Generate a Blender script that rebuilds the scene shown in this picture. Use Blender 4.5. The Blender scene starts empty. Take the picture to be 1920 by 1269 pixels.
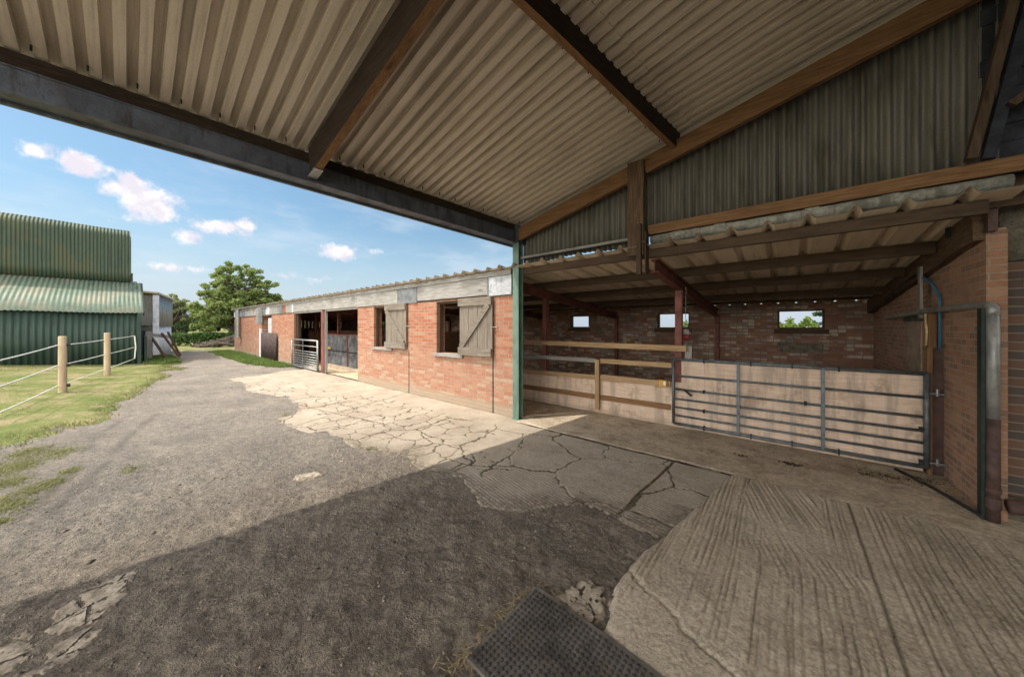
import bpy, math, random
import numpy as np
from mathutils import Vector, noise as mnoise
random.seed(7); RNG = np.random.default_rng(7)
S = bpy.context.scene
# ------------------------------------------------------------ camera, world, sun
# world axes: +Y runs from the camera to the stable front, -X runs away along it
cam = bpy.data.cameras.new('camera'); co = bpy.data.objects.new('camera', cam); S.collection.objects.link(co)
co.location = (0, 0, 1.5); co.rotation_euler = (math.radians(90), 0, math.radians(40.17))
cam.sensor_width = 36; cam.lens = 36*610/1920; cam.shift_y = -22.5/1920
cam.clip_start = 0.05; cam.clip_end = 3000
S.camera = co
SUN = Vector((.36, .50, -1.0))
ELEV = math.atan2(1, math.hypot(SUN.x, SUN.y)); AZ = math.atan2(-SUN.x, -SUN.y)
sl = bpy.data.lights.new('sun', 'SUN'); sl.energy = 2.0; sl.angle = math.radians(0.6); sl.color = (1, .93, .82)
so = bpy.data.objects.new('sun', sl); S.collection.objects.link(so)
so.rotation_euler = SUN.to_track_quat('-Z', 'Y').to_euler(); so.location = (-5, -8, 12)
S.view_settings.view_transform = 'Standard'; S.view_settings.look = 'None'; S.view_settings.gamma = 1
S.view_settings.exposure = 1.0
S.cycles.max_bounces = 12; S.cycles.diffuse_bounces = 8; S.cycles.use_denoising = True
W = bpy.data.worlds.new('World'); S.world = W; W.use_nodes = True

class NT:
    """tiny node helper"""
    def __init__(s, tree): s.t = tree
    def n(s, typ, ins=None, **kw):
        x = s.t.nodes.new('ShaderNode'+typ)
        for k, v in kw.items(): setattr(x, k, v)
        for k, v in (ins or {}).items(): s.put(x.inputs[k], v)
        return x
    def put(s, sock, v):
        if isinstance(v, bpy.types.NodeSocket): s.t.links.new(v, sock)
        elif isinstance(v, bpy.types.Node): s.t.links.new(v.outputs[0], sock)
        else:
            if sock.type == 'RGBA' and len(v) == 3: v = (*v, 1)
            sock.default_value = v
    def math(s, op, a, b=0.0, c=0.0, clamp=False):
        x = s.n('Math', {0: a, 1: b, 2: c}, operation=op); x.use_clamp = clamp; return x.outputs[0]
    def vmath(s, op, a, b=None):
        x = s.n('VectorMath', {0: a}, operation=op)
        if b is not None: s.put(x.inputs[1], b)
        return x.outputs['Value'] if op in ('LENGTH', 'DOT_PRODUCT') else x.outputs[0]
    def ss(s, v, lo, hi):
        x = s.n('MapRange', {'Value': v, 'From Min': lo, 'From Max': hi}, interpolation_type='SMOOTHSTEP'); return x.outputs[0]
    def mix(s, f, a, b, mode='MIX'):
        x = s.n('Mix', data_type='RGBA', blend_type=mode)
        s.put(x.inputs[0], f); s.put(x.inputs[6], a); s.put(x.inputs[7], b); return x.outputs[2]
    def noise(s, vec, scale, detail=4, rough=.6, dist=0.0, out=0):
        return s.n('TexNoise', {'Vector': vec, 'Scale': scale, 'Detail': detail, 'Roughness': rough, 'Distortion': dist}).outputs[out]
    def scale(s, vec, sc):
        return s.vmath('MULTIPLY', vec, sc)

# ---- sky: Nishita with a few cumulus clouds that stand in fixed directions
w = NT(W.node_tree); W.node_tree.nodes.clear()
sky = w.n('TexSky', sky_type='NISHITA', sun_disc=False); sky.sun_elevation = ELEV; sky.sun_rotation = AZ
sky.air_density = 1.2; sky.dust_density = 1.6; sky.ozone_density = 1.3
gd = w.n('TexCoord').outputs['Generated']
nrm = w.vmath('NORMALIZE', gd)
cn = w.noise(nrm, 26, 7, .66); 
RR = Vector((.764, .645, 0)); FF = Vector((-.645, .764, 0))
field = None
for (dx, dy, rx, rz) in [(-895, 327, .020, .016), (-808, 302, .028, .018), (-690, 236, .042, .034), (-715, 262, .020, .020), (-655, 215, .026, .018), (-615, 168, .02, .014), (-545, 186, .04, .014),
                         (-500, 190, .018, .014), (-325, 140, .036, .020), (-250, 142, .02, .010), (-735, 255, .022, .02), (-380, 90, .05, .008), (-620, 110, .05, .01)]:
    d = (FF + RR*(dx/610) + Vector((0, 0, 1))*(dy/610)).normalized()
    r = w.vmath('SUBTRACT', nrm, tuple(d))
    rx *= 1.5; rz *= 1.45; r = w.scale(r, (1/rx, 1/rx, 1/rz))
    v = w.math('SUBTRACT', 1.0, w.vmath('LENGTH', r))
    v = w.math('MULTIPLY', v, 1.0 if rz > .018 else .42)
    field = v if field is None else w.math('MAXIMUM', field, v)
dens = w.ss(w.math('ADD', field, w.math('MULTIPLY', w.math('SUBTRACT', cn, .5), 2.1)), .05, .75)
thin = w.math('MULTIPLY', w.ss(w.noise(w.scale(nrm, (1, 1, 3.5)), 5, 5, .6), .42, .8), .42)
sp = w.n('SeparateXYZ', {0: nrm})
base = w.mix(w.math('MULTIPLY', thin, w.ss(sp.outputs[2], .9, .05)), w.mix(1.0, sky.outputs[0], (.80, .97, 1.0), 'MULTIPLY'), (6.2, 6.5, 6.9))
low = w.math('SUBTRACT', 1.0, w.ss(sp.outputs[2], -.02, .30))
base = w.mix(w.math('MULTIPLY', low, .75), base, (4.4, 5.0, 6.0))
cl = w.mix(dens, base, w.mix(w.ss(w.noise(w.vmath('ADD', nrm, (.004, .0, .012)), 26, 5, .6), .35, .62), (8.0, 7.6, 7.6), (5.9, 5.6, 6.2)))
# unseen bright broken cloud added behind the camera to light the barn
toward = w.ss(w.vmath('DOT_PRODUCT', nrm, tuple(Vector((.42, -.85, .32)).normalized())), .12, .6)
broken = w.math('MULTIPLY', toward, w.math('MULTIPLY_ADD', w.ss(w.noise(nrm, 4, 5, .6), .38, .55), .7, .3))
cl = w.mix(broken, cl, (34, 31.8, 28.8))
bg = w.n('Background', {'Color': cl, 'Strength': 0.076})
w.t.links.new(bg.outputs[0], w.n('OutputWorld').inputs[0])

# ------------------------------------------------------------ materials
MATS = {}
def material(name, fn, rough=.8, metal=0.0, spec=.3):
    m = bpy.data.materials.new(name); m.use_nodes = True
    n = NT(m.node_tree); b = m.node_tree.nodes['Principled BSDF']
    b.inputs['Roughness'].default_value = rough; b.inputs['Metallic'].default_value = metal
    b.inputs['Specular IOR Level'].default_value = spec
    pos = n.n('NewGeometry').outputs['Position']
    r = fn(n, pos, b)
    col, h, dist = (r + (None, None))[:3] if isinstance(r, tuple) and len(r) < 3 else r if isinstance(r, tuple) else (r, None, None)
    n.put(b.inputs['Base Color'], col)
    if h is not None:
        bp = n.n('Bump', {'Height': h, 'Distance': dist, 'Strength': 1.0}); n.put(b.inputs['Normal'], bp)
    MATS[name] = m; return m
def ramp(n, f, stops):
    x = n.n('ValToRGB', {'Fac': f}); e = x.color_ramp.elements
    while len(e) < len(stops): e.new(.5)
    for el, (p, c) in zip(e, stops): el.position = p; el.color = (*c, 1)
    return x.outputs[0]

def f_gravel(n, p, b):
    a = n.noise(p, 1.1, 6, .65); f = n.noise(p, 45, 5, .75); g = n.n('TexVoronoi', {'Vector': p, 'Scale': 70.0}).outputs['Color']
    gs = n.n('SeparateColor', {0: g}).outputs[0]
    tr = n.noise(n.scale(p, (.25, 2.2, 1)), 1.6, 4, .6)
    sp = n.n('SeparateXYZ', {0: p})
    inside = n.ss(n.math('ADD', sp.outputs[0], n.math('MULTIPLY', n.math('SUBTRACT', a, .5), 2.2)), -4.3, -2.7)   # trodden earth over the stone
    c = ramp(n, a, [(.3, (.20, .178, .155)), (.5, (.26, .232, .20)), (.7, (.325, .285, .235))])
    ci = ramp(n, n.noise(p, 3.1, 6, .7), [(.3, (.17, .142, .113)), (.5, (.245, .207, .168)), (.7, (.33, .28, .215))])
    c = n.mix(inside, c, ci)
    c = n.mix(.6, c, ramp(n, f, [(.3, (.05, .045, .04)), (.5, (.5, .5, .5)), (.72, (.95, .92, .88))]), 'OVERLAY')
    c = n.mix(.35, c, ramp(n, n.noise(p, 11, 5, .7), [(.3, (.1, .1, .1)), (.5, (.5, .5, .5)), (.7, (.9, .88, .85))]), 'OVERLAY')
    c = n.mix(n.math('MULTIPLY', n.ss(gs, .9, .98), .3), c, (.36, .32, .27))
    c = n.mix(n.math('MULTIPLY', n.ss(tr, .5, .75), .35), c, (.13, .12, .11))
    c = n.mix(n.math('MULTIPLY', n.n('Attribute', attribute_name='track').outputs['Fac'], .55), c, (.10, .09, .08))
    c = n.mix(n.math('MULTIPLY', n.ss(n.noise(n.scale(p, (.7, 1.6, 1)), 1.5, 6, .7), .56, .74), .4), c, (.40, .34, .26))
    h = n.math('ADD', n.math('MULTIPLY', f, 1.0), n.math('MULTIPLY', n.noise(p, 160, 2, .6), .35))
    return c, h, .03
material('gravel', f_gravel, .95, spec=.15)

def f_concrete(n, p, b, warm=1.0):
    cr = n.n('Attribute', attribute_name='crack').outputs['Fac']
    tint = n.n('Attribute', attribute_name='tint').outputs['Fac']; dirt = n.n('Attribute', attribute_name='dirt').outputs['Fac']
    a = n.noise(p, 1.7, 6, .65); f = n.noise(p, 60, 4, .7)
    c = ramp(n, a, [(.3, (.31, .255, .195)), (.5, (.39, .33, .26)), (.72, (.47, .40, .315))])
    c = n.mix(n.math('MULTIPLY', tint, .25), c, (.50, .43, .35))
    c = n.mix(.35, c, ramp(n, f, [(.3, (.12, .12, .12)), (.5, (.5, .5, .5)), (.7, (.85, .85, .85))]), 'OVERLAY')
    c = n.mix(n.math('MULTIPLY', n.ss(n.noise(p, 5, 5, .7), .55, .72), .4), c, (.22, .18, .13))
    c = n.mix(n.ss(n.math('ADD', cr, n.math('MULTIPLY', n.math('SUBTRACT', f, .5), .5)), .35, .75), c, (.12, .095, .062))
    c = n.mix(n.math('MULTIPLY', dirt, n.ss(n.noise(p, 22, 5, .75), .32, .6)), c, (.20, .165, .125))
    return c, n.math('ADD', f, n.math('MULTIPLY', n.noise(p, 14, 4, .6), .6)), .006
material('concrete', f_concrete, .9, spec=.2)
def f_slab(n, p, b):
    a = n.noise(p, 2.1, 6, .65); f = n.noise(p, 50, 4, .75)
    gr = n.n('Attribute', attribute_name='crack').outputs['Fac']
    c = ramp(n, a, [(.3, (.38, .32, .245)), (.5, (.50, .425, .33)), (.72, (.60, .515, .41))])
    c = n.mix(.5, c, ramp(n, f, [(.3, (.1, .1, .1)), (.5, (.5, .5, .5)), (.7, (.88, .88, .88))]), 'OVERLAY')
    pit = n.ss(n.n('TexVoronoi', {'Vector': p, 'Scale': 55.0}).outputs['Distance'], .0, .22)
    c = n.mix(n.math('MULTIPLY', n.math('SUBTRACT', 1.0, pit), .45), c, (.07, .06, .05))
    c = n.mix(n.math('MULTIPLY', gr, .55), c, (.085, .07, .052))
    return c, n.math('ADD', f, n.math('MULTIPLY', pit, .7)), .006
material('slab', f_slab, .92, spec=.2)
def f_strip(n, p, b):
    a = n.noise(p, 2.6, 6, .7); f = n.noise(p, 40, 4, .7)
    c = ramp(n, a, [(.3, (.28, .22, .16)), (.5, (.46, .38, .285)), (.7, (.58, .485, .37))])
    c = n.mix(.5, c, ramp(n, f, [(.3, (.12, .12, .12)), (.5, (.5, .5, .5)), (.7, (.82, .82, .82))]), 'OVERLAY')
    c = n.mix(n.math('MULTIPLY', n.ss(n.noise(n.scale(p, (.8, 1.6, 1)), 4.2, 6, .75), .52, .68), .55), c, (.15, .115, .08))
    return c, n.math('ADD', f, a), .008
material('strip', f_strip, .9, spec=.25)

def wallvec(n, p, axis):
    s = n.n('SeparateXYZ', {0: p})
    return n.n('CombineXYZ', {0: s.outputs[0 if axis == 'x' else 1], 1: s.outputs[2]}).outputs[0], s
def f_brick(axis, c1, c2, mortar, mode='sun', bw=.215, rh=.069):
    def fn(n, p, b):
        v, s = wallvec(n, p, axis)
        wob = n.n('VectorMath', {0: n.noise(v, 6, 2, .5, out=1), 1: (.5, .5, .5)}, operation='SUBTRACT').outputs[0]
        v2 = n.vmath('ADD', v, n.scale(wob, (.012, .012, 0)))
        br = n.n('TexBrick', {'Vector': v2, 'Color1': c1, 'Color2': c2, 'Mortar': mortar, 'Scale': 1.0, 'Mortar Size': .0065, 'Mortar Smooth': .25, 'Bias': -.1, 'Brick Width': bw, 'Row Height': rh})
        col = br.outputs['Color']; fac = br.outputs['Fac']
        sx_ = n.n('SeparateXYZ', {0: v2}); row = n.math('FLOOR', n.math('DIVIDE', sx_.outputs[1], rh))
        colm = n.math('FLOOR', n.math('ADD', n.math('DIVIDE', sx_.outputs[0], bw), n.math('MULTIPLY', n.math('FLOORED_MODULO', row, 2.0), -.5)))
        cell = n.n('TexWhiteNoise', {'Vector': n.n('CombineXYZ', {0: colm, 1: row}).outputs[0]}, noise_dimensions='2D').outputs['Value']
        big = n.noise(v, 1.3, 5, .65); fine = n.noise(v, 28, 5, .75)
        notm = n.math('SUBTRACT', 1.0, fac)
        if mode == 'sun':
            lowz = n.math('SUBTRACT', 1.0, n.ss(n.math('ADD', s.outputs[2], n.math('MULTIPLY', n.math('SUBTRACT', big, .5), .9)), .85, 1.25))
            pale = n.ss(n.math('ADD', cell, n.math('MULTIPLY', n.math('SUBTRACT', fine, .5), .9)), .62, .85)
            col = n.mix(n.math('MULTIPLY', n.math('MULTIPLY', pale, notm), n.math('MULTIPLY_ADD', lowz, .5, .32)), col, (.41, .30, .215))
            dk = n.ss(n.n('TexWhiteNoise', {'Vector': n.n('CombineXYZ', {0: row, 1: colm}).outputs[0]}, noise_dimensions='2D').outputs['Value'], .7, .95)
            col = n.mix(n.math('MULTIPLY', n.math('MULTIPLY', dk, notm), .6), col, (.30, .10, .055))
            col = n.mix(n.math('MULTIPLY', n.ss(n.noise(n.scale(v, (3, .5, 1)), 1.6, 5, .7), .5, .72), .3), col, (.28, .19, .13))
            col = n.mix(n.math('MULTIPLY', lowz, .28), col, (.38, .265, .19))
            base = n.math('SUBTRACT', 1.0, n.ss(n.math('ADD', s.outputs[2], n.math('MULTIPLY', n.math('SUBTRACT', fine, .5), .16)), .12, .22))
            col = n.mix(n.math('MULTIPLY', base, .85), col, (.33, .27, .20))
            col = n.mix(.3, col, ramp(n, fine, [(.3, (.2, .2, .2)), (.5, (.5, .5, .5)), (.7, (.8, .8, .8))]), 'OVERLAY')
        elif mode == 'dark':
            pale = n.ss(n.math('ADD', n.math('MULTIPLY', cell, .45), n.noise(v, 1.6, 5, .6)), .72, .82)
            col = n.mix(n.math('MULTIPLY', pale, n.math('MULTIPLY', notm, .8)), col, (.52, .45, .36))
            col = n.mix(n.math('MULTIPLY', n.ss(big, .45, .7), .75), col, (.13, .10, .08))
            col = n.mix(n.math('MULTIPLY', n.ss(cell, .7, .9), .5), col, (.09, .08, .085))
        elif mode == 'blue':
            col = n.mix(n.math('MULTIPLY', n.ss(cell, .35, .8), n.math('MULTIPLY', notm, .8)), col, (.075, .07, .068))
            br2 = n.ss(n.noise(v, 4.5, 4, .6), .56, .6)
            col = n.mix(n.math('MULTIPLY', br2, .8), col, (.10, .08, .06))
        else:
            col = n.mix(n.math('MULTIPLY', n.ss(cell, .6, .95), n.math('MULTIPLY', notm, .55)), col, (.15, .12, .11))
            col = n.mix(n.math('MULTIPLY', n.ss(n.noise(v, 3.5, 6, .75), .5, .7), .45), col, (.20, .15, .115))
            col = n.mix(n.math('MULTIPLY', n.ss(big, .5, .75), .35), col, (.33, .24, .17))
            col = n.mix(.3, col, ramp(n, fine, [(.3, (.2, .2, .2)), (.5, (.5, .5, .5)), (.7, (.8, .8, .8))]), 'OVERLAY')
        h = n.math('ADD', notm, n.math('MULTIPLY', fine, .5))
        return col, h, .008
    return fn
material('brick_front', f_brick('x', (.31, .11, .062), (.41, .195, .12), (.35, .285, .215)), .9)
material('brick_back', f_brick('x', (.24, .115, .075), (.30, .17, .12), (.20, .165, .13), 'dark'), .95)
material('brick_side', f_brick('y', (.40, .205, .125), (.47, .29, .195), (.44, .35, .27), 'side', .185, .058), .92)
material('brick_return', f_brick('x', (.32, .165, .10), (.38, .23, .15), (.34, .27, .20), 'side', .185, .058), .92)
material('brick_pier', f_brick('x', (.17, .10, .07), (.10, .07, .06), (.22, .18, .14), 'blue'), .92)

def f_wood(cols, axis='x', grain=1.0):
    sc = {'x': (.6, 9, 9), 'y': (9, .6, 9), 'z': (9, 9, .6)}[axis]
    def fn(n, p, b):
        g = n.noise(n.scale(p, sc), 6*grain, 6, .7, .6); a = n.noise(p, 2.2, 4, .6)
        c = ramp(n, g, [(.28, cols[0]), (.5, cols[1]), (.72, cols[2])])
        c = n.mix(n.math('MULTIPLY', n.ss(a, .4, .75), .45), c, cols[0])
        kn = n.n('TexVoronoi', {'Vector': n.scale(p, tuple(x*.35+.6 for x in sc)), 'Scale': 1.7}).outputs['Distance']
        c = n.mix(n.math('MULTIPLY', n.math('SUBTRACT', 1.0, n.ss(kn, .04, .12)), .7), c, tuple(x*.35 for x in cols[0]))
        return c, g, .004
    return fn
OR = [(.11, .058, .028), (.22, .122, .06), (.31, .19, .095)]
GY = [(.15, .142, .132), (.29, .28, .262), (.42, .41, .385)]
DK = [(.045, .03, .02), (.085, .058, .038), (.13, .09, .06)]
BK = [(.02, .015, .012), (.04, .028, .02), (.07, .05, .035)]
SH = [(.10, .083, .066), (.20, .172, .14), (.30, .265, .22)]
OB = [(.055, .035, .022), (.12, .078, .048), (.23, .16, .10)]
YE = [(.24, .15, .08), (.38, .26, .145), (.50, .36, .22)]
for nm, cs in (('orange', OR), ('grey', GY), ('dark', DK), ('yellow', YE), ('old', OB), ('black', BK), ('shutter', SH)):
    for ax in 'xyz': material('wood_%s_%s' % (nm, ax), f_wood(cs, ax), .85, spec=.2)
material('wood_far', f_wood([(.06, .05, .04), (.12, .095, .075), (.21, .18, .15)], 'z', 3), .9)
material('bark', f_wood([(.06, .05, .04), (.11, .09, .075), (.17, .145, .12)], 'z'), .95)

def f_plain(c, var=.3, sc=8.0, dark=None, rust=None, bump=.002, rustamt=.6):
    def fn(n, p, b):
        a = n.noise(p, sc, 5, .65); f = n.noise(p, 60, 3, .6)
        col = n.mix(n.ss(a, .3, .7), tuple(x*(1-var) for x in c), tuple(min(1, x*(1+var)) for x in c))
        if dark: col = n.mix(n.math('MULTIPLY', n.ss(n.noise(n.scale(p, (3, 3, .6)), 2.5, 5, .7), .5, .68), .8), col, dark)
        if rust: col = n.mix(n.math('MULTIPLY', n.ss(n.noise(p, 5.5, 6, .7), .52, .66), rustamt), col, rust)
        return col, f, bump
    return fn
def f_streak(c, sc, dark, lich=None, la=.5, bump=.001):
    """sheet metal with streaks that run down the fall of the sheet (sc = stretch)"""
    def fn(n, p, b):
        a = n.noise(n.scale(p, sc), 3.0, 6, .65); f = n.noise(p, 70, 3, .65); g = n.noise(p, .9, 4, .6)
        col = n.mix(n.ss(a, .45, .72), c, dark)
        col = n.mix(.2, col, ramp(n, f, [(.3, (.25, .25, .25)), (.5, (.5, .5, .5)), (.7, (.75, .75, .75))]), 'OVERLAY')
        if lich: col = n.mix(n.math('MULTIPLY', n.ss(n.math('ADD', g, n.math('MULTIPLY', n.math('SUBTRACT', a, .5), .5)), .46, .62), la), col, lich)
        return col, f, bump
    return fn
material('roof_sheet', f_streak((.68, .605, .50), (.2, 9, 1), (.50, .44, .36), (.42, .36, .285), .35), .55, spec=.35)
material('clad_sheet', f_streak((.20, .19, .16), (3, 3, .5), (.10, .088, .068), (.13, .14, .11), .4, .0015), .7, .25)
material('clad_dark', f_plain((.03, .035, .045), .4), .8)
material('cement_sheet', f_streak((.70, .60, .47), (5, .5, 1), (.52, .43, .32), (.55, .44, .32), .55, .002), .9)
material('cement_top', f_plain((.17, .155, .125), .4, 6, dark=(.07, .07, .055), rust=(.12, .13, .07), rustamt=.5), .95)
material('cement_pipe', f_plain((.30, .30, .26), .35, 20, dark=(.14, .14, .11)), .9)
material('barn_green', f_streak((.032, .058, .046), (3, 3, .35), (.016, .032, .027), (.045, .075, .055), .5), .6, spec=.3)
material('barn_green_upper', f_streak((.046, .070, .046), (6, 6, .25), (.022, .034, .022), (.075, .080, .042), .7), .6, spec=.3)
material('barn_green_roof', f_streak((.12, .165, .12), (.5, 4, .5), (.055, .09, .065), (.21, .20, .145), .7), .55, spec=.4)
material('steel_blue', f_plain((.10, .115, .15), .3, 5, dark=(.035, .034, .038), rust=(.09, .06, .045), rustamt=.4), .5, .35, .4)
material('steel_green', f_plain((.13, .215, .17), .2, 4, dark=(.075, .13, .105)), .5, spec=.4)
material('steel_darkgreen', f_plain((.018, .030, .026), .3), .6)
material('steel_brown', f_plain((.17, .065, .052), .3, 6, rust=(.10, .045, .03)), .7)
material('galv', f_plain((.27, .285, .285), .25, 14, rust=(.18, .16, .14), rustamt=.35), .45, .75, .5)
material('galv_dull', f_plain((.13, .155, .17), .3, 14, dark=(.075, .08, .085), rust=(.13, .09, .06), rustamt=.35), .5, .5, .5)
material('galv_pipe', f_plain((.36, .37, .36), .25, 10, dark=(.2, .2, .19), rust=(.2, .15, .1), rustamt=.25), .5, .55, .5)
material('iron_brown', f_plain((.085, .052, .045), .35, 9, rust=(.12, .06, .04)), .65)
def f_ply(n, p, b):
    g = n.noise(n.scale(p, (1.2, 1, 14)), 3, 5, .65, .4); a = n.noise(n.scale(p, (5, 1, .6)), 1.6, 5, .65)
    c = ramp(n, g, [(.3, (.52, .385, .295)), (.5, (.62, .48, .375)), (.7, (.70, .56, .45))])
    c = n.mix(n.math('MULTIPLY', n.ss(a, .44, .62), .6), c, (.30, .24, .20))
    c = n.mix(n.math('MULTIPLY', n.ss(n.noise(n.scale(p, (1, 1, .7)), 4, 6, .75), .52, .66), .55), c, (.24, .17, .11))
    c = n.mix(n.math('MULTIPLY', n.ss(n.noise(p, 17, 5, .8), .6, .7), .45), c, (.17, .12, .08))
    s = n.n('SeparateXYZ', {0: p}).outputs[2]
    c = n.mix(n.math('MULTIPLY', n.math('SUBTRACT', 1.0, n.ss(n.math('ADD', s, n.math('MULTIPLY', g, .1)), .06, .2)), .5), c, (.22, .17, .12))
    return c, g, .001
material('plywood', f_ply, .75)
material('oldboard', f_plain((.38, .29, .205), .25, 7), .85)
material('rubber', f_plain((.05, .046, .044), .35, 6, rust=(.085, .07, .055), rustamt=.6), .65, spec=.35)
material('rubber_dusty', f_plain((.15, .135, .12), .4, 6, dark=(.05, .045, .04), rust=(.14, .115, .085), rustamt=.6), .8, spec=.2)
material('rubber_cable', f_plain((.02, .02, .02), .2), .6)
material('blue_pipe', f_plain((.045, .15, .25), .2, dark=(.04, .09, .13)), .4, spec=.5)
material('cream_foam', f_plain((.55, .42, .22), .3, 20), .9)
material('white_paint', f_plain((.76, .80, .86), .12, 5, dark=(.45, .47, .5)), .7)
material('white_board', f_plain((.45, .47, .50), .2, 30, dark=(.3, .31, .33), rust=(.12, .13, .16), rustamt=.8), .8)
material('slate', f_plain((.16, .17, .18), .3, 8), .7)
material('tape', f_plain((.75, .74, .72), .08), .6)
material('post_wood', f_wood([(.33, .25, .16), (.46, .37, .25), (.55, .46, .33)], 'z'), .85)
material('red_plastic', f_plain((.30, .05, .045), .2), .5)
material('grey_plastic', f_plain((.35, .35, .34), .15), .5)
material('yellow_plastic', f_plain((.55, .33, .08), .15), .5)
material('door_metal', f_plain((.15, .155, .165), .55, 3.5, dark=(.05, .05, .055), rust=(.10, .06, .05), rustamt=.5), .6, .3)
material('brown_sheet', f_plain((.055, .04, .038), .35, 6, rust=(.12, .05, .035)), .7)
material('stone', f_plain((.15, .135, .105), .4, 9, dark=(.06, .055, .045), bump=.02), .95)
material('rubble', f_plain((.34, .28, .22), .35, 30), .95)
material('pebble', f_plain((.18, .155, .13), .5, 9), .95)
material('pebble_pale', f_plain((.30, .26, .21), .4, 9), .95)
material('dusty_floor', f_plain((.52, .42, .29), .3, 4, rust=(.36, .27, .17)), .95)
material('pale_stamp', f_plain((.50, .45, .39), .25, 90, dark=(.30, .25, .21), rust=(.28, .23, .19), rustamt=.8), .8)
material('manure', f_plain((.055, .036, .022), .3, 20), .95)
material('terracotta', f_plain((.24, .11, .065), .3, 8, dark=(.08, .06, .04)), .9)
material('straw', f_plain((.36, .27, .14), .45, 30), .85)
def f_leaf(c1, c2, tr=.25):
    def fn(n, p, b):
        b.inputs['Transmission Weight'].default_value = 0
        g = n.noise(p, 1.3, 3, .6); r = n.n('NewGeometry').outputs['Random Per Island']
        return n.mix(n.math('ADD', n.math('MULTIPLY', r, .65), n.math('MULTIPLY', g, .35)), c1, c2)
    return fn
def leafmat(name, c1, c2, t=.35):
    m = material(name, f_leaf(c1, c2), .6, spec=.25)
    nt = m.node_tree; b = nt.nodes['Principled BSDF']; o = nt.nodes['Material Output']
    tr = nt.nodes.new('ShaderNodeBsdfTranslucent'); mx = nt.nodes.new('ShaderNodeMixShader'); mx.inputs[0].default_value = t
    nt.links.new(b.inputs['Base Color'].links[0].from_socket, tr.inputs[0])
    nt.links.new(b.outputs[0], mx.inputs[1]); nt.links.new(tr.outputs[0], mx.inputs[2]); nt.links.new(mx.outputs[0], o.inputs[0])
leafmat('leaf_tree', (.15, .21, .06), (.33, .40, .15), .5)
leafmat('leaf_dark', (.03, .06, .02), (.065, .11, .035))
leafmat('leaf_sparse', (.18, .22, .09), (.32, .36, .18))
leafmat('leaf_bright', (.12, .20, .03), (.26, .34, .07), .45)
leafmat('leaf_hedge', (.05, .11, .03), (.12, .20, .06))
leafmat('grass_blade', (.13, .16, .05), (.33, .31, .14), .35)
leafmat('grass_lush', (.09, .15, .035), (.20, .27, .08), .35)
def f_turf(n, p, b):
    a = n.noise(p, 1.5, 6, .7); f = n.noise(p, 30, 4, .7)
    c = ramp(n, a, [(.3, (.11, .155, .045)), (.48, (.19, .205, .075)), (.62, (.32, .26, .155))])
    c = n.mix(.4, c, ramp(n, f, [(.3, (.15, .15, .15)), (.5, (.5, .5, .5)), (.7, (.85, .85, .85))]), 'OVERLAY')
    return c, f, .03
material('turf', f_turf, .95, spec=.1)

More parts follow.
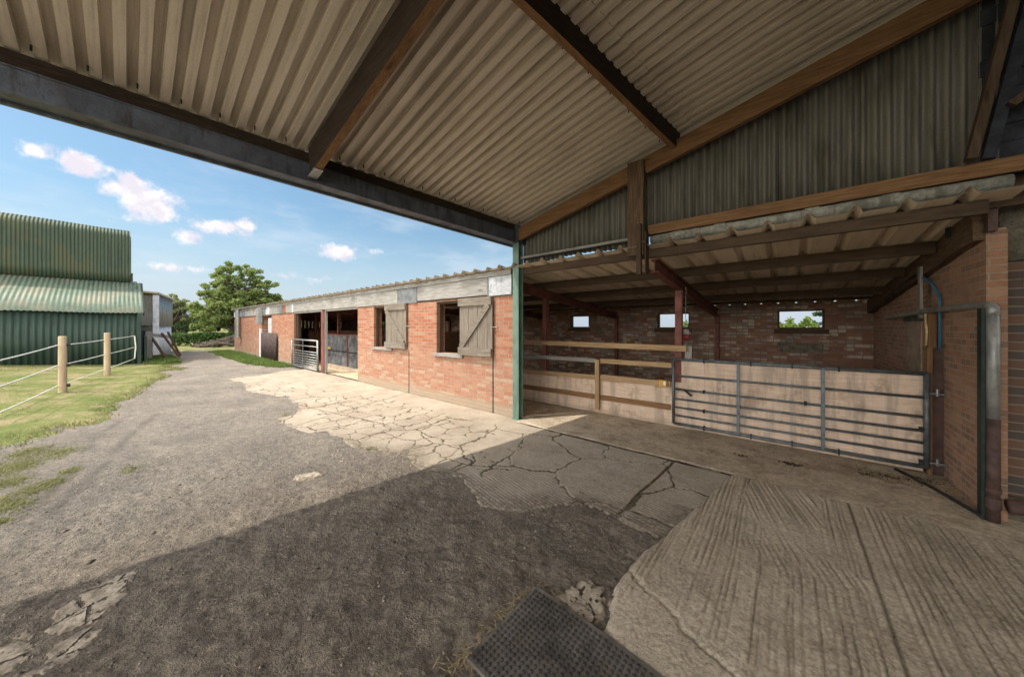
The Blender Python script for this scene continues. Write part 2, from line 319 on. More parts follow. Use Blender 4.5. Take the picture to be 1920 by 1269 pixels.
# ------------------------------------------------------------ geometry helpers
class MB:
    def __init__(s): s.v = []; s.f = []; s.n = 0; s.at = {}
    def add(s, v, f):
        v = np.asarray(v, float).reshape(-1, 3); s.v.append(v); s.f += [tuple(i+s.n for i in q) for q in f]; s.n += len(v); return s
    def box(s, a, b):
        x0, y0, z0 = [min(p, q) for p, q in zip(a, b)]; x1, y1, z1 = [max(p, q) for p, q in zip(a, b)]
        return s.add([(x0,y0,z0),(x1,y0,z0),(x1,y1,z0),(x0,y1,z0),(x0,y0,z1),(x1,y0,z1),(x1,y1,z1),(x0,y1,z1)],
                     [(0,3,2,1),(4,5,6,7),(0,1,5,4),(1,2,6,5),(2,3,7,6),(3,0,4,7)])
    def beam(s, p, q, w, h, up=(0, 0, 1), seg=1, wob=0.0):
        """bar from p to q: w wide sideways, h deep along up, centred"""
        p = Vector(p); q = Vector(q); d = (q-p).normalized(); sd = d.cross(Vector(up)).normalized(); u = sd.cross(d).normalized()
        vs = []; fs = []
        for i in range(seg+1):
            c = p.lerp(q, i/seg)
            if wob: c = c + sd*random.uniform(-wob, wob) + u*random.uniform(-wob, wob)
            for a, b in ((-1,-1),(1,-1),(1,1),(-1,1)): vs.append(c + sd*a*w/2 + u*b*h/2)
        for i in range(seg):
            for k in range(4): fs.append((4*i+4+k, 4*i+4+(k+1) % 4, 4*i+(k+1) % 4, 4*i+k))
        fs += [(0,1,2,3), tuple(4*seg+3-k for k in range(4))]
        return s.add([tuple(x) for x in vs], fs)
    def tube(s, pts, r, n=10, cap=True):
        pts = [Vector(p) for p in pts]; rs = r if isinstance(r, (list, tuple)) else [r]*len(pts)
        vs = []; fs = []; prev = None
        for i, p in enumerate(pts):
            d = (pts[min(i+1, len(pts)-1)] - pts[max(i-1, 0)]).normalized()
            if prev is None: a = d.orthogonal().normalized()
            else: a = (prev - d*prev.dot(d)).normalized()
            prev = a; b = d.cross(a)
            for k in range(n):
                t = 2*math.pi*k/n; vs.append(tuple(p + (a*math.cos(t)+b*math.sin(t))*rs[i]))
        for i in range(len(pts)-1):
            for k in range(n): fs.append((i*n+k, i*n+(k+1) % n, (i+1)*n+(k+1) % n, (i+1)*n+k))
        if cap: fs += [tuple(range(n))[::-1], tuple((len(pts)-1)*n+k for k in range(n))]
        return s.add(vs, fs)
    def grid(s, P, wrap=False):
        """P: (m, n, 3) array of points"""
        m, n = P.shape[:2]; idx = np.arange(m*n).reshape(m, n)
        q = np.stack([idx[:-1,:-1], idx[1:,:-1], idx[1:,1:], idx[:-1,1:]], -1).reshape(-1, 4)
        return s.add(P.reshape(-1, 3), q.tolist())
    def build(s, name, mat, parent=None, smooth=False, bevel=0.0, solid=0.0, kind=None):
        v = np.concatenate(s.v)
        off = np.array(LOC.get(parent.name, (0, 0, 0))) if parent else np.zeros(3)
        me = bpy.data.meshes.new(name); me.from_pydata((v-off).tolist(), [], s.f)
        for mm in (mat if isinstance(mat, list) else [mat]): me.materials.append(MATS[mm])
        if smooth: me.polygons.foreach_set('use_smooth', [True]*len(me.polygons))
        me.update()
        o = bpy.data.objects.new(name, me); S.collection.objects.link(o)
        if parent: o.parent = parent; LOC[o.name] = tuple(off)
        if bevel:
            b = o.modifiers.new('bevel', 'BEVEL'); b.width = bevel; b.segments = 2; b.limit_method = 'ANGLE'
        if solid:
            b = o.modifiers.new('solid', 'SOLIDIFY'); b.thickness = solid; b.offset = 0
        if kind: o['kind'] = kind
        return o
LOC = {}
def boxes(lst, name, mat, parent=None, **k):
    out = []
    for a, b in lst:
        m = MB(); m.box(a, b); out.append(m.build(name, mat, parent, **k))
    return out
def thing(name, label, cat, loc=(0, 0, 0), group=None):
    o = bpy.data.objects.new(name, None); o.empty_display_size = .2; S.collection.objects.link(o)
    o.location = loc; LOC[o.name] = tuple(loc); o['label'] = label; o['category'] = cat
    if group: o['group'] = group
    return o
def tag(o, label, cat, group=None, kind=None):
    o['label'] = label; o['category'] = cat
    if group: o['group'] = group
    if kind: o['kind'] = kind
    return o
def struct(o, label=None):
    o['kind'] = 'structure'
    if label: o['label'] = label; o['category'] = o.name.replace('_', ' ')
    return o
def quick(v, faces, name, mat, smooth=False, attrs=None):
    me = bpy.data.meshes.new(name); nv = len(v); nf = len(faces); k = faces.shape[1]
    me.vertices.add(nv); me.vertices.foreach_set('co', np.ascontiguousarray(v, np.float32).ravel())
    me.loops.add(nf*k); me.loops.foreach_set('vertex_index', np.ascontiguousarray(faces, np.int32).ravel())
    me.polygons.add(nf); me.polygons.foreach_set('loop_start', np.arange(0, nf*k, k, dtype=np.int32))
    if smooth: me.polygons.foreach_set('use_smooth', np.ones(nf, bool))
    me.update(calc_edges=True)
    for an, av in (attrs or {}).items():
        a = me.attributes.new(an, 'FLOAT', 'POINT'); a.data.foreach_set('value', np.ascontiguousarray(av, np.float32))
    me.materials.append(MATS[mat])
    o = bpy.data.objects.new(name, me); S.collection.objects.link(o); return o

# numpy value noise, polygon distance, voronoi edges
def _h(ix, iy, s):
    a = (ix*374761393 + iy*668265263 + s*2147483647 % 1013904223).astype(np.int64)
    a = (a ^ (a >> 13)) * 1274126177; a = a ^ (a >> 16); return (a & 0xffffff)/float(0xffffff)
def vn(x, y, s=0):
    x0 = np.floor(x); y0 = np.floor(y); fx = x-x0; fy = y-y0; fx = fx*fx*(3-2*fx); fy = fy*fy*(3-2*fy)
    x0 = x0.astype(np.int64); y0 = y0.astype(np.int64)
    return (_h(x0, y0, s)*(1-fx)+_h(x0+1, y0, s)*fx)*(1-fy) + (_h(x0, y0+1, s)*(1-fx)+_h(x0+1, y0+1, s)*fx)*fy
def fbm(x, y, s=0, o=4):
    r = 0; a = .5; t = 0
    for i in range(o): r = r + a*vn(x*2**i, y*2**i, s+i*17); t += a; a *= .55
    return r/t
def sdf(x, y, poly):
    """positive inside"""
    d = np.full(x.shape, 1e9); ins = np.zeros(x.shape, bool); n = len(poly)
    for i in range(n):
        ax, ay = poly[i]; bx, by = poly[(i+1) % n]; ex, ey = bx-ax, by-ay
        t = np.clip(((x-ax)*ex+(y-ay)*ey)/(ex*ex+ey*ey+1e-12), 0, 1)
        d = np.minimum(d, np.hypot(x-ax-t*ex, y-ay-t*ey))
        c = ((ay > y) != (by > y)) & (x < (bx-ax)*(y-ay)/((by-ay)+1e-12)+ax); ins ^= c
    return np.where(ins, d, -d)
def voro(x, y, cell, s):
    gx = np.floor(x/cell).astype(np.int64); gy = np.floor(y/cell).astype(np.int64)
    best = np.full(x.shape, 1e9); bx = np.zeros(x.shape); by = np.zeros(x.shape); pts = []
    for i in (-2, -1, 0, 1, 2):
        for j in (-2, -1, 0, 1, 2):
            px = (gx+i+.1+.8*_h(gx+i, gy+j, s))*cell; py = (gy+j+.1+.8*_h(gx+i, gy+j, s+5))*cell
            d = np.hypot(x-px, y-py); m = d < best; best = np.where(m, d, best); bx = np.where(m, px, bx); by = np.where(m, py, by); pts.append((px, py))
    e = np.full(x.shape, 1e9)
    for px, py in pts:
        dx = px-bx; dy = py-by; L = np.hypot(dx, dy); ok = L > 1e-6
        q = np.where(ok, ((px+bx)/2-x)*dx/np.maximum(L, 1e-6)+((py+by)/2-y)*dy/np.maximum(L, 1e-6), 1e9); e = np.minimum(e, q)
    return e, bx, by
def lines(*seg):
    out = []
    for a, b, st in seg: out.append(np.arange(a, b, st))
    out.append([seg[-1][1]]); return np.unique(np.concatenate(out))
def sheet(name, xs, ys, zf, mat, keep=None, attrs=None, smooth=True):
    X, Y = np.meshgrid(xs, ys, indexing='ij'); X = X.astype(float); Y = Y.astype(float)
    Z = zf(X, Y); m, n = X.shape; idx = np.arange(m*n).reshape(m, n)
    q = np.stack([idx[:-1,:-1], idx[1:,:-1], idx[1:,1:], idx[:-1,1:]], -1).reshape(-1, 4)
    if keep is not None:
        K = keep(X, Y).ravel(); q = q[K[q].sum(1) >= 3]
    V = np.stack([X, Y, Z], -1).reshape(-1, 3)
    A = {k: f(X, Y).ravel() for k, f in (attrs or {}).items()}
    used = np.unique(q); re = np.zeros(len(V), np.int64); re[used] = np.arange(len(used))
    return quick(V[used], re[q], name, mat, smooth, {k: a[used] for k, a in A.items()})

# ------------------------------------------------------------ ground
GRASS_L = [(-6.4,-1.9),(-6.7,-1.3),(-7.1,-.97),(-7.56,-.76),(-8.2,-.55),(-8.41,-.18),(-9.64,-.05),(-11.3,.19),(-13.07,.59),(-16.82,1.15),(-19.21,1.45),(-23.5,1.35),(-24.3,.95),(-24.3,-30),(-6.4,-30)]
GRASS_R = [(-25.5,3.1),(-21.75,3.05),(-16.6,3.1),(-14.6,3.5),(-14.0,3.85),(-14.4,4.13),(-25.5,4.13)]
GRASS_B = [(-29.5,-6),(-27.6,1.2),(-28.0,3),(-30.0,9),(-30,30),(-60,60),(-60,-40),(-29.5,-40)]
PAVE = [(-12.3,1.78),(-11.2,2.0),(-9.5,1.8),(-8.07,2.19),(-7.08,2.11),(-6.45,1.85),(-6.33,1.55),(-5.58,1.56),(-5.1,1.66),(-4.99,1.86),(-4.49,1.83),(-4.07,1.81),(-3.6,2.0),(-3.49,2.2),(-3.16,2.01),(-2.83,1.99),(-2.62,2.1),(-2.43,2.12),(-2.25,2.05),(-1.96,1.9),(-1.79,1.98),(-1.62,2.08),(-1.49,2.3),(-1.29,2.48),(-1.08,2.50),(-.9,2.44),(-.66,2.42),(-.58,2.6),(-.36,3.94),(-3.2,3.94),(-3.2,4.11),(-12.9,4.11),(-13.0,3.4),(-12.4,2.6)]
SLAB = [(-.43,3.95),(-.67,2.48),(-.74,2.15),(-.76,1.81),(-.70,1.55),(-.5,1.3),(-.2,.9),(.1,.2),(3.2,.2),(3.2,3.95)]
def zbank(x, y): return .31*np.clip((-y-.2)/3.5, 0, 1)*np.clip((-x-9)/6, 0, 1)
def zg(x, y):
    near = np.clip((x+7)/3, 0, 1)*np.clip((3.2-x)/1, 0, 1)
    h = (fbm(x*1.3, y*1.3, 3)-.5)*.03 + near*((fbm(x*5, y*5, 9, 5)-.5)*.034+(fbm(x*22, y*22, 21, 3)-.5)*.018)
    pv = sdf(x, y, PAVE); h = np.where(pv > .10, -.03, h*np.clip((-pv)/.2, .1, 1))
    inb = (y > 3.98) | (sdf(x, y, SLAB) > .06) | (x > 2.2)
    return np.where(inb, -.035, h - .006) + zbank(x, y)
TRK = [[(-8.4, .35), (-6.8, .01), (-5.52, -.19), (-4.85, -.33), (-4.18, -.46), (-3.6, -.6)], [(-8.6, .05), (-7.14, -.27), (-5.88, -.33), (-4.99, -.46), (-4.4, -.6)]]
def atrack(x, y):
    d = np.full(x.shape, 9.)
    for pl in TRK:
        for (ax, ay), (bx, by) in zip(pl[:-1], pl[1:]):
            ex, ey = bx-ax, by-ay; t = np.clip(((x-ax)*ex+(y-ay)*ey)/(ex*ex+ey*ey), 0, 1); d = np.minimum(d, np.hypot(x-ax-t*ex, y-ay-t*ey))
    return np.clip(1-d/.075, 0, 1)*np.clip((fbm(x*3, y*3, 44)-.2)*2.5, 0, 1)
ground = sheet('ground', lines((-60,-20,1.0),(-20,-8,.25),(-8,-5,.06),(-5,-.2,.013),(-.2,4,.1)), lines((-30,-3,1.0),(-3,-.8,.06),(-.8,3.2,.013),(3.2,9,.12),(9,30,1.0)), zg, 'gravel', None, {'track': atrack})
struct(ground, 'grey gravel and trodden earth of the yard and drive')
field_o = sheet('field', np.array([-1500,-60,60,1500.]), np.array([-1500,-30,30,1500.]), lambda x, y: np.full(x.shape, -.12), 'turf'); struct(field_o)

def zpave(x, y):
    e = np.minimum(*crk(x, y)); dep = np.clip(1-e/.012, 0, 1)
    _, bx, by = voro(x+wx(x, y), y+wy(x, y), .85, 4)
    tilt = (_h((bx*100).astype(np.int64), (by*100).astype(np.int64), 3)-.5)*.014
    gro = np.where(x > -3.2, np.sin((x*.22+y*1.0)*2*np.pi/.036 + fbm(x*4, y*4, 5)*3)*.0038*np.clip((x+3.2)*2, 0, 1)*np.clip((fbm(x*2.2, y*2.2, 35)-.3)*4, .15, 1), 0)
    d = sdf(x, y, PAVE); edge = np.clip(d/.03, 0, 1)
    return .001+tilt*.8+gro-dep*.009-(1-edge)*.008 + (fbm(x*8, y*8, 31)-.5)*.008
def wx(x, y): return (fbm(x*3, y*3, 51)-.5)*.22+(fbm(x*14, y*14, 53, 3)-.5)*.05
def wy(x, y): return (fbm(x*3, y*3, 61)-.5)*.22+(fbm(x*14, y*14, 63, 3)-.5)*.05
def crk(x, y):
    X = x+wx(x, y); Y = y+wy(x, y)
    e1, _, _ = voro(X, Y, .85, 4)
    e2, _, _ = voro(X*.8, Y, .27, 14)
    craze = sdf(x, y, [(-11.5,1.9),(-8,2.1),(-6,1.5),(-5,1.5),(-2.6,1.8),(-2.2,2.6),(-2.8,3.3),(-4.5,3.55),(-6.5,3.5),(-8,3.1),(-10.5,2.8)])
    e2 = e2 + np.clip(-craze*.3+.0, 0, 1) + (fbm(x*1.7, y*1.7, 77)-.55).clip(0)*.12
    smooth_pad = sdf(x, y, [(-11,2.3),(-5.5,3.3),(-3.3,3.75),(-3.2,4.2),(-12,4.2)])
    e1 = e1 + np.clip((smooth_pad+.1)*.5, 0, 1)
    j = np.minimum(np.abs(x+.99+(y-3.3)*-.05+wx(x, y)*.15)+np.where((y < 2.5), 1, 0), 9)
    j2 = np.abs((y-2.15)+(x+7)*-.18+wy(x,y)*.1)+np.where((x > -4.6) | (x < -12.4), 1, 0)
    j3 = np.abs((x+5.9)+(y-2.2)*.35+wx(x, y)*.2)
    j4 = np.abs((x+9.2)+(y-2.2)*.2+wx(x, y)*.2)
    return e1, np.minimum(np.minimum(np.minimum(e2*1.25, j-.004), j3), np.minimum(j4, j2))
def kpave(x, y): return sdf(x, y, PAVE) + (fbm(x*9, y*9, 71)-.5)*.16 > 0
def acr(x, y):
    c = np.clip(1-np.minimum(*crk(x, y))/.024, 0, 1)
    return c
def adirt(x, y):
    near = np.clip(1-(sdf(x, y, PAVE)-.02)/.30, 0, 1)*np.clip((x+5.5)*.7, .3, 1)*(y < 3)
    return np.clip(near*1.6-.25+(fbm(x*4, y*4, 95)-.5)*1.6*np.clip(near*3, 0, 1), 0, 1)
def atint(x, y):  # lightens the shaded paving near the barn, fill light put into the colour
    return np.clip((x+3.0)*.9+(fbm(x*2, y*2, 91)-.5)*1.2, 0, 1)
pv = sheet('concrete_paving', lines((-13,-7.5,.04),(-7.5,-.35,.0125)), lines((1.4,4.11,.0125)), zpave, 'concrete', kpave, {'crack': acr, 'tint': atint, 'dirt': adirt})
struct(pv, 'cracked pale concrete paving in front of the stables')

# broad grooved slab on the right, smooth strip before the gate, old patches at the left
def groove(x, y):
    band = (x > .40) & (x < .475)
    def comb(w_, s_, pit):
        c = np.floor(w_/pit); f = w_/pit-c-.5+(_h(c.astype(np.int64), np.full(c.shape, s_), s_)-.5)*.5
        dd = _h(c.astype(np.int64)+77, np.full(c.shape, s_+1), s_)
        return .3-(.7+.6*dd)*np.exp(-(f/.17)**2)*np.clip((vn(c*3.1+.5, y*1.6+c*1.7, s_)-.12)*3, .35, 1)+.5*np.exp(-((np.abs(f)-.36)/.12)**2)*dd
    g1 = comb(x+(fbm(x*1.1, y*.8, 101)-.5)*.05, 3, .031)
    g2 = comb(x*.96+y*.27+(fbm(x*1.4+9, y*1.0, 103)-.5)*.05, 9, .034)
    mk = np.clip((fbm(x*1.5, y*1.1, 107)-.5)*9, 0, 1); g = g1*(1-mk)+g2*mk; am = np.clip((fbm(x*2.3, y*2.3, 105)-.2)*3.6, .45, 1)
    patch = np.clip(-sdf(x, y, [(-.8,1.0),(-.7,1.75),(-.3,1.75),(.05,1.35),(.15,.6),(-.2,.5)])/.1+.3, 0.1, 1)
    return np.where(band, 0, g*am*patch), band
def zslab(x, y):
    g, band = groove(x, y); d = sdf(x, y, SLAB)
    j = np.clip(1-np.abs(x-.395+(fbm(x*6, y*6, 7)-.5)*.01)/.008, 0, 1) + np.clip(1-np.abs(x-.478)/.007, 0, 1)*.5
    cr = np.abs((y-1.72)+(x+.3)*.55+(fbm(x*6, y*6, 121)-.5)*.12)+np.where(x > .05, 1, 0)
    return .022+g*.009-j*.022-np.where(band, .004, 0)+(fbm(x*9, y*9, 131)-.5)*.007+(fbm(x*30, y*30, 132, 3)-.5)*.006-np.clip(1-d/.03, 0, 1)*.025-np.clip(1-cr/.012, 0, 1)*.012
def aslab(x, y):
    g, band = groove(x, y)
    j = np.clip(1-np.abs(x-.395+(fbm(x*6, y*6, 7)-.5)*.01)/.011, 0, 1)*1.4
    return np.clip(np.clip(-g*1.3, 0, 1)*.8+j, 0, 1)
def kslab(x, y): return sdf(x, y, SLAB)+(fbm(x*10, y*10, 141)-.5)*.06 > 0
sl_o = sheet('concrete_slab', lines((-.8,1.7,.0085),(1.7,3.2,.03)), lines((.3,1.2,.03),(1.2,3.95,.0125)), zslab, 'slab', kslab, {'crack': aslab})
struct(sl_o, 'broad concrete slab with raked grooves beside the rubber mat')
def zstrip(x, y):
    return .012+(fbm(x*2, y*2, 151)-.5)*.016+(fbm(x*12, y*12, 153)-.5)*.008 - np.clip(1-(y-3.95)/.012, 0, 1)*.012
st_o = sheet('concrete_strip', lines((-3.25,1.25,.02),(1.25,3.2,.1)), lines((3.952,5.9,.02)), zstrip, 'strip'); struct(st_o, 'smooth worn concrete strip in front of the gate')
fl = sheet('stable_floor', lines((-25,1.3,.3)), lines((4.2,9,.2)), lambda x, y: np.full(x.shape, -.008)+.003*np.sin(x*7), 'dusty_floor'); struct(fl, 'dusty concrete floor inside the stables')
def patch(name, poly, label, h=.008, gap=.007):
    xs = [p[0] for p in poly]; ys = [p[1] for p in poly]
    o = sheet(name, np.arange(min(xs)-.05, max(xs)+.05, .008), np.arange(min(ys)-.05, max(ys)+.05, .008),
              lambda x, y: zg(x, y)+h*.55-np.clip(1-(sdf(x, y, poly)+(fbm(x*25, y*25, 5)-.5)*.06)/.02, 0, 1)*.02+(fbm(x*30, y*30, 8)-.5)*.008, 'concrete',
              lambda x, y: (sdf(x, y, poly)+(fbm(x*25, y*25, 5)-.5)*.06+(fbm(x*70, y*70, 6)-.5)*.02 > 0) & (voro(x+(fbm(x*12, y*12, 3)-.5)*.06, y+(fbm(x*12, y*12, 4)-.5)*.06, .15, 8)[0] > gap*fbm(x*9, y*9, 66)*1.6),
              {'crack': lambda x, y: np.clip((fbm(x*40, y*40, 15)-.58)*6, 0, .8), 'tint': lambda x, y: np.full(x.shape, .8), 'dirt': lambda x, y: np.clip(1.1-sdf(x, y, poly)/.05+(fbm(x*18, y*18, 19)-.5)*3, 0, 1)})
    struct(o, label)
patch('concrete_patch', [(-3.12,.06),(-3.09,-.13),(-2.98,-.25),(-2.80,-.28),(-2.70,-.20),(-2.70,-.08),(-2.84,.02)], 'pale patch of old concrete showing through the dark earth')
patch('concrete_patch', [(-2.9,-.42),(-2.86,-.28),(-2.68,-.25),(-2.6,-.31),(-2.55,-.42),(-2.6,-.6),(-2.85,-.6)], 'pale concrete patch at the lower left edge of the photo')
patch('concrete_patch', [(-2.66,-.23),(-2.72,-.13),(-2.60,-.06),(-2.47,-.14),(-2.44,-.24),(-2.5,-.30),(-2.56,-.25)], 'small broken concrete patch beside the larger ones')
patch('concrete_patch', [(-3.80,1.10),(-3.76,1.22),(-3.70,1.31),(-3.56,1.30),(-3.58,1.16),(-3.66,1.06)], 'rounded lump of pale concrete in the middle of the drive', .03, 0)
patch('concrete_patch', [(-1.02,1.45),(-.93,1.75),(-.8,1.78),(-.72,1.6),(-.75,1.42),(-.9,1.38)], 'broken lump of concrete between the mat and the grooved slab', .03, .003)

# grass sheets
def gsheet(name, poly, xs, ys, label, amp=.9):
    keep = lambda x, y: sdf(x, y, poly)+(fbm(x*.9, y*1.6, 161)-.5)*amp+(fbm(x*5, y*6, 163)-.5)*.45 > 0
    z = lambda x, y: zg(x, y)-.006+np.clip((sdf(x, y, poly)+(fbm(x*.9, y*1.6, 161)-.5)*amp+(fbm(x*5, y*6, 163)-.5)*.45)*.09, .0, .04)+(fbm(x*4, y*4, 165)-.5)*.012
    o = sheet(name, xs, ys, z, 'turf', keep); struct(o, label); return o
gsheet('grass', GRASS_L, lines((-25,-13,.1),(-13,-6.2,.04)), lines((-20,-4,.5),(-4,2,.04)), 'mown grass of the paddock verge left of the drive')
gsheet('grass_verge', GRASS_R, lines((-25.5,-12,.06)), lines((2.5,4.11,.04)), 'strip of green grass along the foot of the brick wall', .3)
gsheet('far_grass', GRASS_B, lines((-60,-35,1),(-35,-27,.2)), lines((-40,-5,1),(-5,12,.2),(12,60,1)), 'far lawn beyond the end of the drive', .5)
def blades(name, poly, n, hmin, hmax, mat, label, wid=.006, dens=None, amp=.9):
    xs = [p[0] for p in poly]; ys = [p[1] for p in poly]
    x = RNG.uniform(min(xs), max(xs), n); y = RNG.uniform(min(ys), max(ys), n)
    m = sdf(x, y, poly)+(fbm(x*.9, y*1.6, 161)-.5)*amp+(fbm(x*5, y*6, 163)-.5)*.45 > -.03
    m &= fbm(x*2.5, y*2.5, 171) > RNG.uniform(.15, .62, n)
    x = x[m]; y = y[m]; n = len(x); z = zg(x, y)
    h = RNG.uniform(hmin, hmax, n)*(.5+fbm(x*1.7, y*1.7, 175)); a = RNG.uniform(0, 2*np.pi, n); lean = RNG.uniform(.1, .9, n)*h
    W_ = wid*RNG.uniform(.6, 1.5, n)*(1+np.clip(-x-9, 0, 20)*.08)
    b = RNG.uniform(0, 2*np.pi, n)
    p0 = np.stack([x-np.cos(a)*W_, y-np.sin(a)*W_, z], -1); p1 = np.stack([x+np.cos(a)*W_, y+np.sin(a)*W_, z], -1)
    p2 = np.stack([x+np.cos(b)*lean, y+np.sin(b)*lean, z+h], -1)
    V = np.stack([p0, p1, p2], 1).reshape(-1, 3)
    o = quick(V, np.arange(3*n).reshape(-1, 3), name, mat); tag(o, label, 'grass', kind='stuff'); return o
blades('grass_tufts', [(-24,-8),(-24,1.1)]+[(p[0], p[1]) for p in reversed(GRASS_L[0:13])]+[(-6.4,-8)], 210000, .02, .055, 'grass_blade', 'short sunlit grass growing around the white fence tapes')
blades('grass_edge_tufts', GRASS_R, 26000, .06, .16, 'grass_lush', 'longer lush grass at the foot of the brick wall', .012, amp=.3)
blades('shade_grass_tufts', [(-23.5,1.35),(-19.3,1.45),(-18.5,.9),(-19.4,.4),(-24,.4)], 16000, .06, .16, 'grass_lush', 'lush grass under the leaning wooden frame', .012, amp=.3)
def clumps(pts, name, label):
    V = []
    for (cx, cy, r, k) in pts:
        x = RNG.normal(cx, r*.5, k); y = RNG.normal(cy, r*.3, k); h = RNG.uniform(.015, .05, k); a = RNG.uniform(0, 6.28, k); b = RNG.uniform(0, 6.28, k); z = zg(x, y)
        V.append(np.stack([np.stack([x-np.cos(a)*.004, y-np.sin(a)*.004, z], -1), np.stack([x+np.cos(a)*.004, y+np.sin(a)*.004, z], -1), np.stack([x+np.cos(b)*h, y+np.sin(b)*h, z+h*.7], -1)], 1).reshape(-1, 3))
    V = np.concatenate(V); o = quick(V, np.arange(len(V)).reshape(-1, 3), name, 'grass_blade'); tag(o, label, 'grass', kind='stuff')
clumps([(-6.3,-.75,.28,900),(-6.1,-1.0,.3,700),(-5.75,-.72,.2,500),(-5.3,-.55,.2,420),(-5.08,-.70,.2,420),(-5.7,-.38,.12,220),(-4.95,-.6,.16,260),(-5.25,.03,.12,110),(-5.4,-.45,.12,200),(-4.6,-.62,.1,150),(-6.6,-.5,.25,500),(-6.9,-.75,.3,700),(-3.9,1.95,.1,100),(-6.5,1.75,.2,80),(-12,2.0,.3,120)], 'grass_clumps', 'scattered weedy grass clumps growing out of the gravel')

# loose stones, straw, manure
def stones(name, n, xr, yr, smin, smax, mat, label, cond=None):
    x = RNG.uniform(*xr, n); y = RNG.uniform(*yr, n)
    m = (sdf(x, y, PAVE) < -.02) & ~((x > -.85) & (y > 1.1)) & ~((x > -1.15) & (y > .9) & (y < 1.6)) & ~((x > -.6) & (y > .2))
    if cond is not None: m &= cond(x, y)
    x = x[m]; y = y[m]; n = len(x); z = zg(x, y); s = smin+(smax-smin)*RNG.random(n)**4
    base = np.array([(1,0,0),(-1,0,0),(0,1,0),(0,-1,0),(0,0,.7),(0,0,-.7)], float)
    fc = np.array([(0,2,4),(2,1,4),(1,3,4),(3,0,4),(2,0,5),(1,2,5),(3,1,5),(0,3,5)])
    a = RNG.uniform(0, 6.28, n); j = RNG.uniform(.55, 1.25, (n, 6, 3)); P = base[None]*j
    c, s_ = np.cos(a)[:, None], np.sin(a)[:, None]; px = P[..., 0]*c-P[..., 1]*s_; py = P[..., 0]*s_+P[..., 1]*c
    V = np.stack([px*s[:, None]+x[:, None], py*s[:, None]+y[:, None], P[..., 2]*s[:, None]*.7+z[:, None]], -1).reshape(-1, 3)
    F = (fc[None]+np.arange(n)[:, None, None]*6).reshape(-1, 3)
    o = quick(V, F, name, mat); tag(o, label, 'stones', kind='stuff')
stones('loose_gravel', 20000, (-5.5, .3), (-.8, 3.0), .0025, .011, 'pebble', 'small loose grey stones strewn over the dark earth')
stones('pale_gravel', 3500, (-5.5, .3), (-.8, 3.0), .0025, .013, 'pebble_pale', 'pale chips of stone scattered over the yard')
stones('scattered_stones', 260, (-5.5, .3), (-.8, 2.6), .008, .030, 'pebble', 'larger dark stones and clods on the trodden earth')
stones('brick_rubble', 420, (-4.6, -3.1), (1.5, 2.1), .006, .024, 'rubble', 'crushed rubble at the broken edge of the paving', lambda x, y: fbm(x*4, y*4, 5) > .5)
def strawheap(name, spots, label):
    V = []; F = []; k = 0
    for (cx, cy, rx, ry, n, z0) in spots:
        n = int(n*.55)
        x = RNG.normal(cx, rx, n); y = RNG.normal(cy, ry, n); L = RNG.uniform(.008, .034, n); a = RNG.uniform(0, 6.28, n); t = RNG.uniform(-.2, .25, n)
        z = z0+RNG.uniform(.002, .015, n); w_ = .0014
        d = np.stack([np.cos(a)*L, np.sin(a)*L, t*L], -1); s = np.stack([-np.sin(a)*w_, np.cos(a)*w_, 0*a], -1); c = np.stack([x, y, z+np.abs(t)*L], -1)
        V.append(np.stack([c-d-s, c+d-s, c+d+s, c-d+s], 1).reshape(-1, 3))
    V = np.concatenate(V); o = quick(V, np.arange(len(V)).reshape(-1, 4), name, 'straw'); tag(o, label, 'straw', kind='stuff')
strawheap('loose_straw', [(-1.12,1.25,.03,.2,160,.0),(-1.0,1.53,.12,.02,70,.0),(-1.1,.98,.05,.05,80,.0),(.5,4.95,.3,.10,520,.024),(-.6,5.02,.5,.07,480,.024),(.95,4.75,.18,.12,300,.024),(.1,4.7,.3,.12,160,.024),(-.9,4.6,.5,.3,60,.024),(-3.3,5.0,.25,.15,260,.02),(-1.2,3.94,1.0,.01,260,.012),(0,3.95,.6,.01,60,.02),(-.85,3.2,.15,.2,30,.02),(-1.8,.9,.7,.5,50,.0)], 'yellow straw wisps blown against the mat and the gate')
def crumbs(name, spots, mat, label):
    V = []; F = []; k = 0
    base = np.array([(1,0,0),(-1,0,0),(0,1,0),(0,-1,0),(0,0,.8),(0,0,-.7)], float); fc = np.array([(0,2,4),(2,1,4),(1,3,4),(3,0,4),(2,0,5),(1,2,5),(3,1,5),(0,3,5)])
    for (cx, cy, rx, ry, n, smin, smax) in spots:
        x = RNG.normal(cx, rx, n); y = RNG.normal(cy, ry, n); s_ = RNG.uniform(smin, smax, n)
        P = base[None]*RNG.uniform(.5, 1.3, (n, 6, 3))*s_[:, None, None]; a = RNG.uniform(0, 6.28, n)
        px = P[..., 0]*np.cos(a)[:, None]-P[..., 1]*np.sin(a)[:, None]; py = P[..., 0]*np.sin(a)[:, None]+P[..., 1]*np.cos(a)[:, None]
        V.append(np.stack([px+x[:, None], py+y[:, None], P[..., 2]*.7+.020+s_[:, None]*.3*RNG.random((n, 1))], -1).reshape(-1, 3)); F.append((fc[None]+np.arange(n)[:, None, None]*6+k).reshape(-1, 3)); k += n*6
    o = quick(np.concatenate(V), np.concatenate(F), name, mat); tag(o, label, 'dung', kind='stuff')
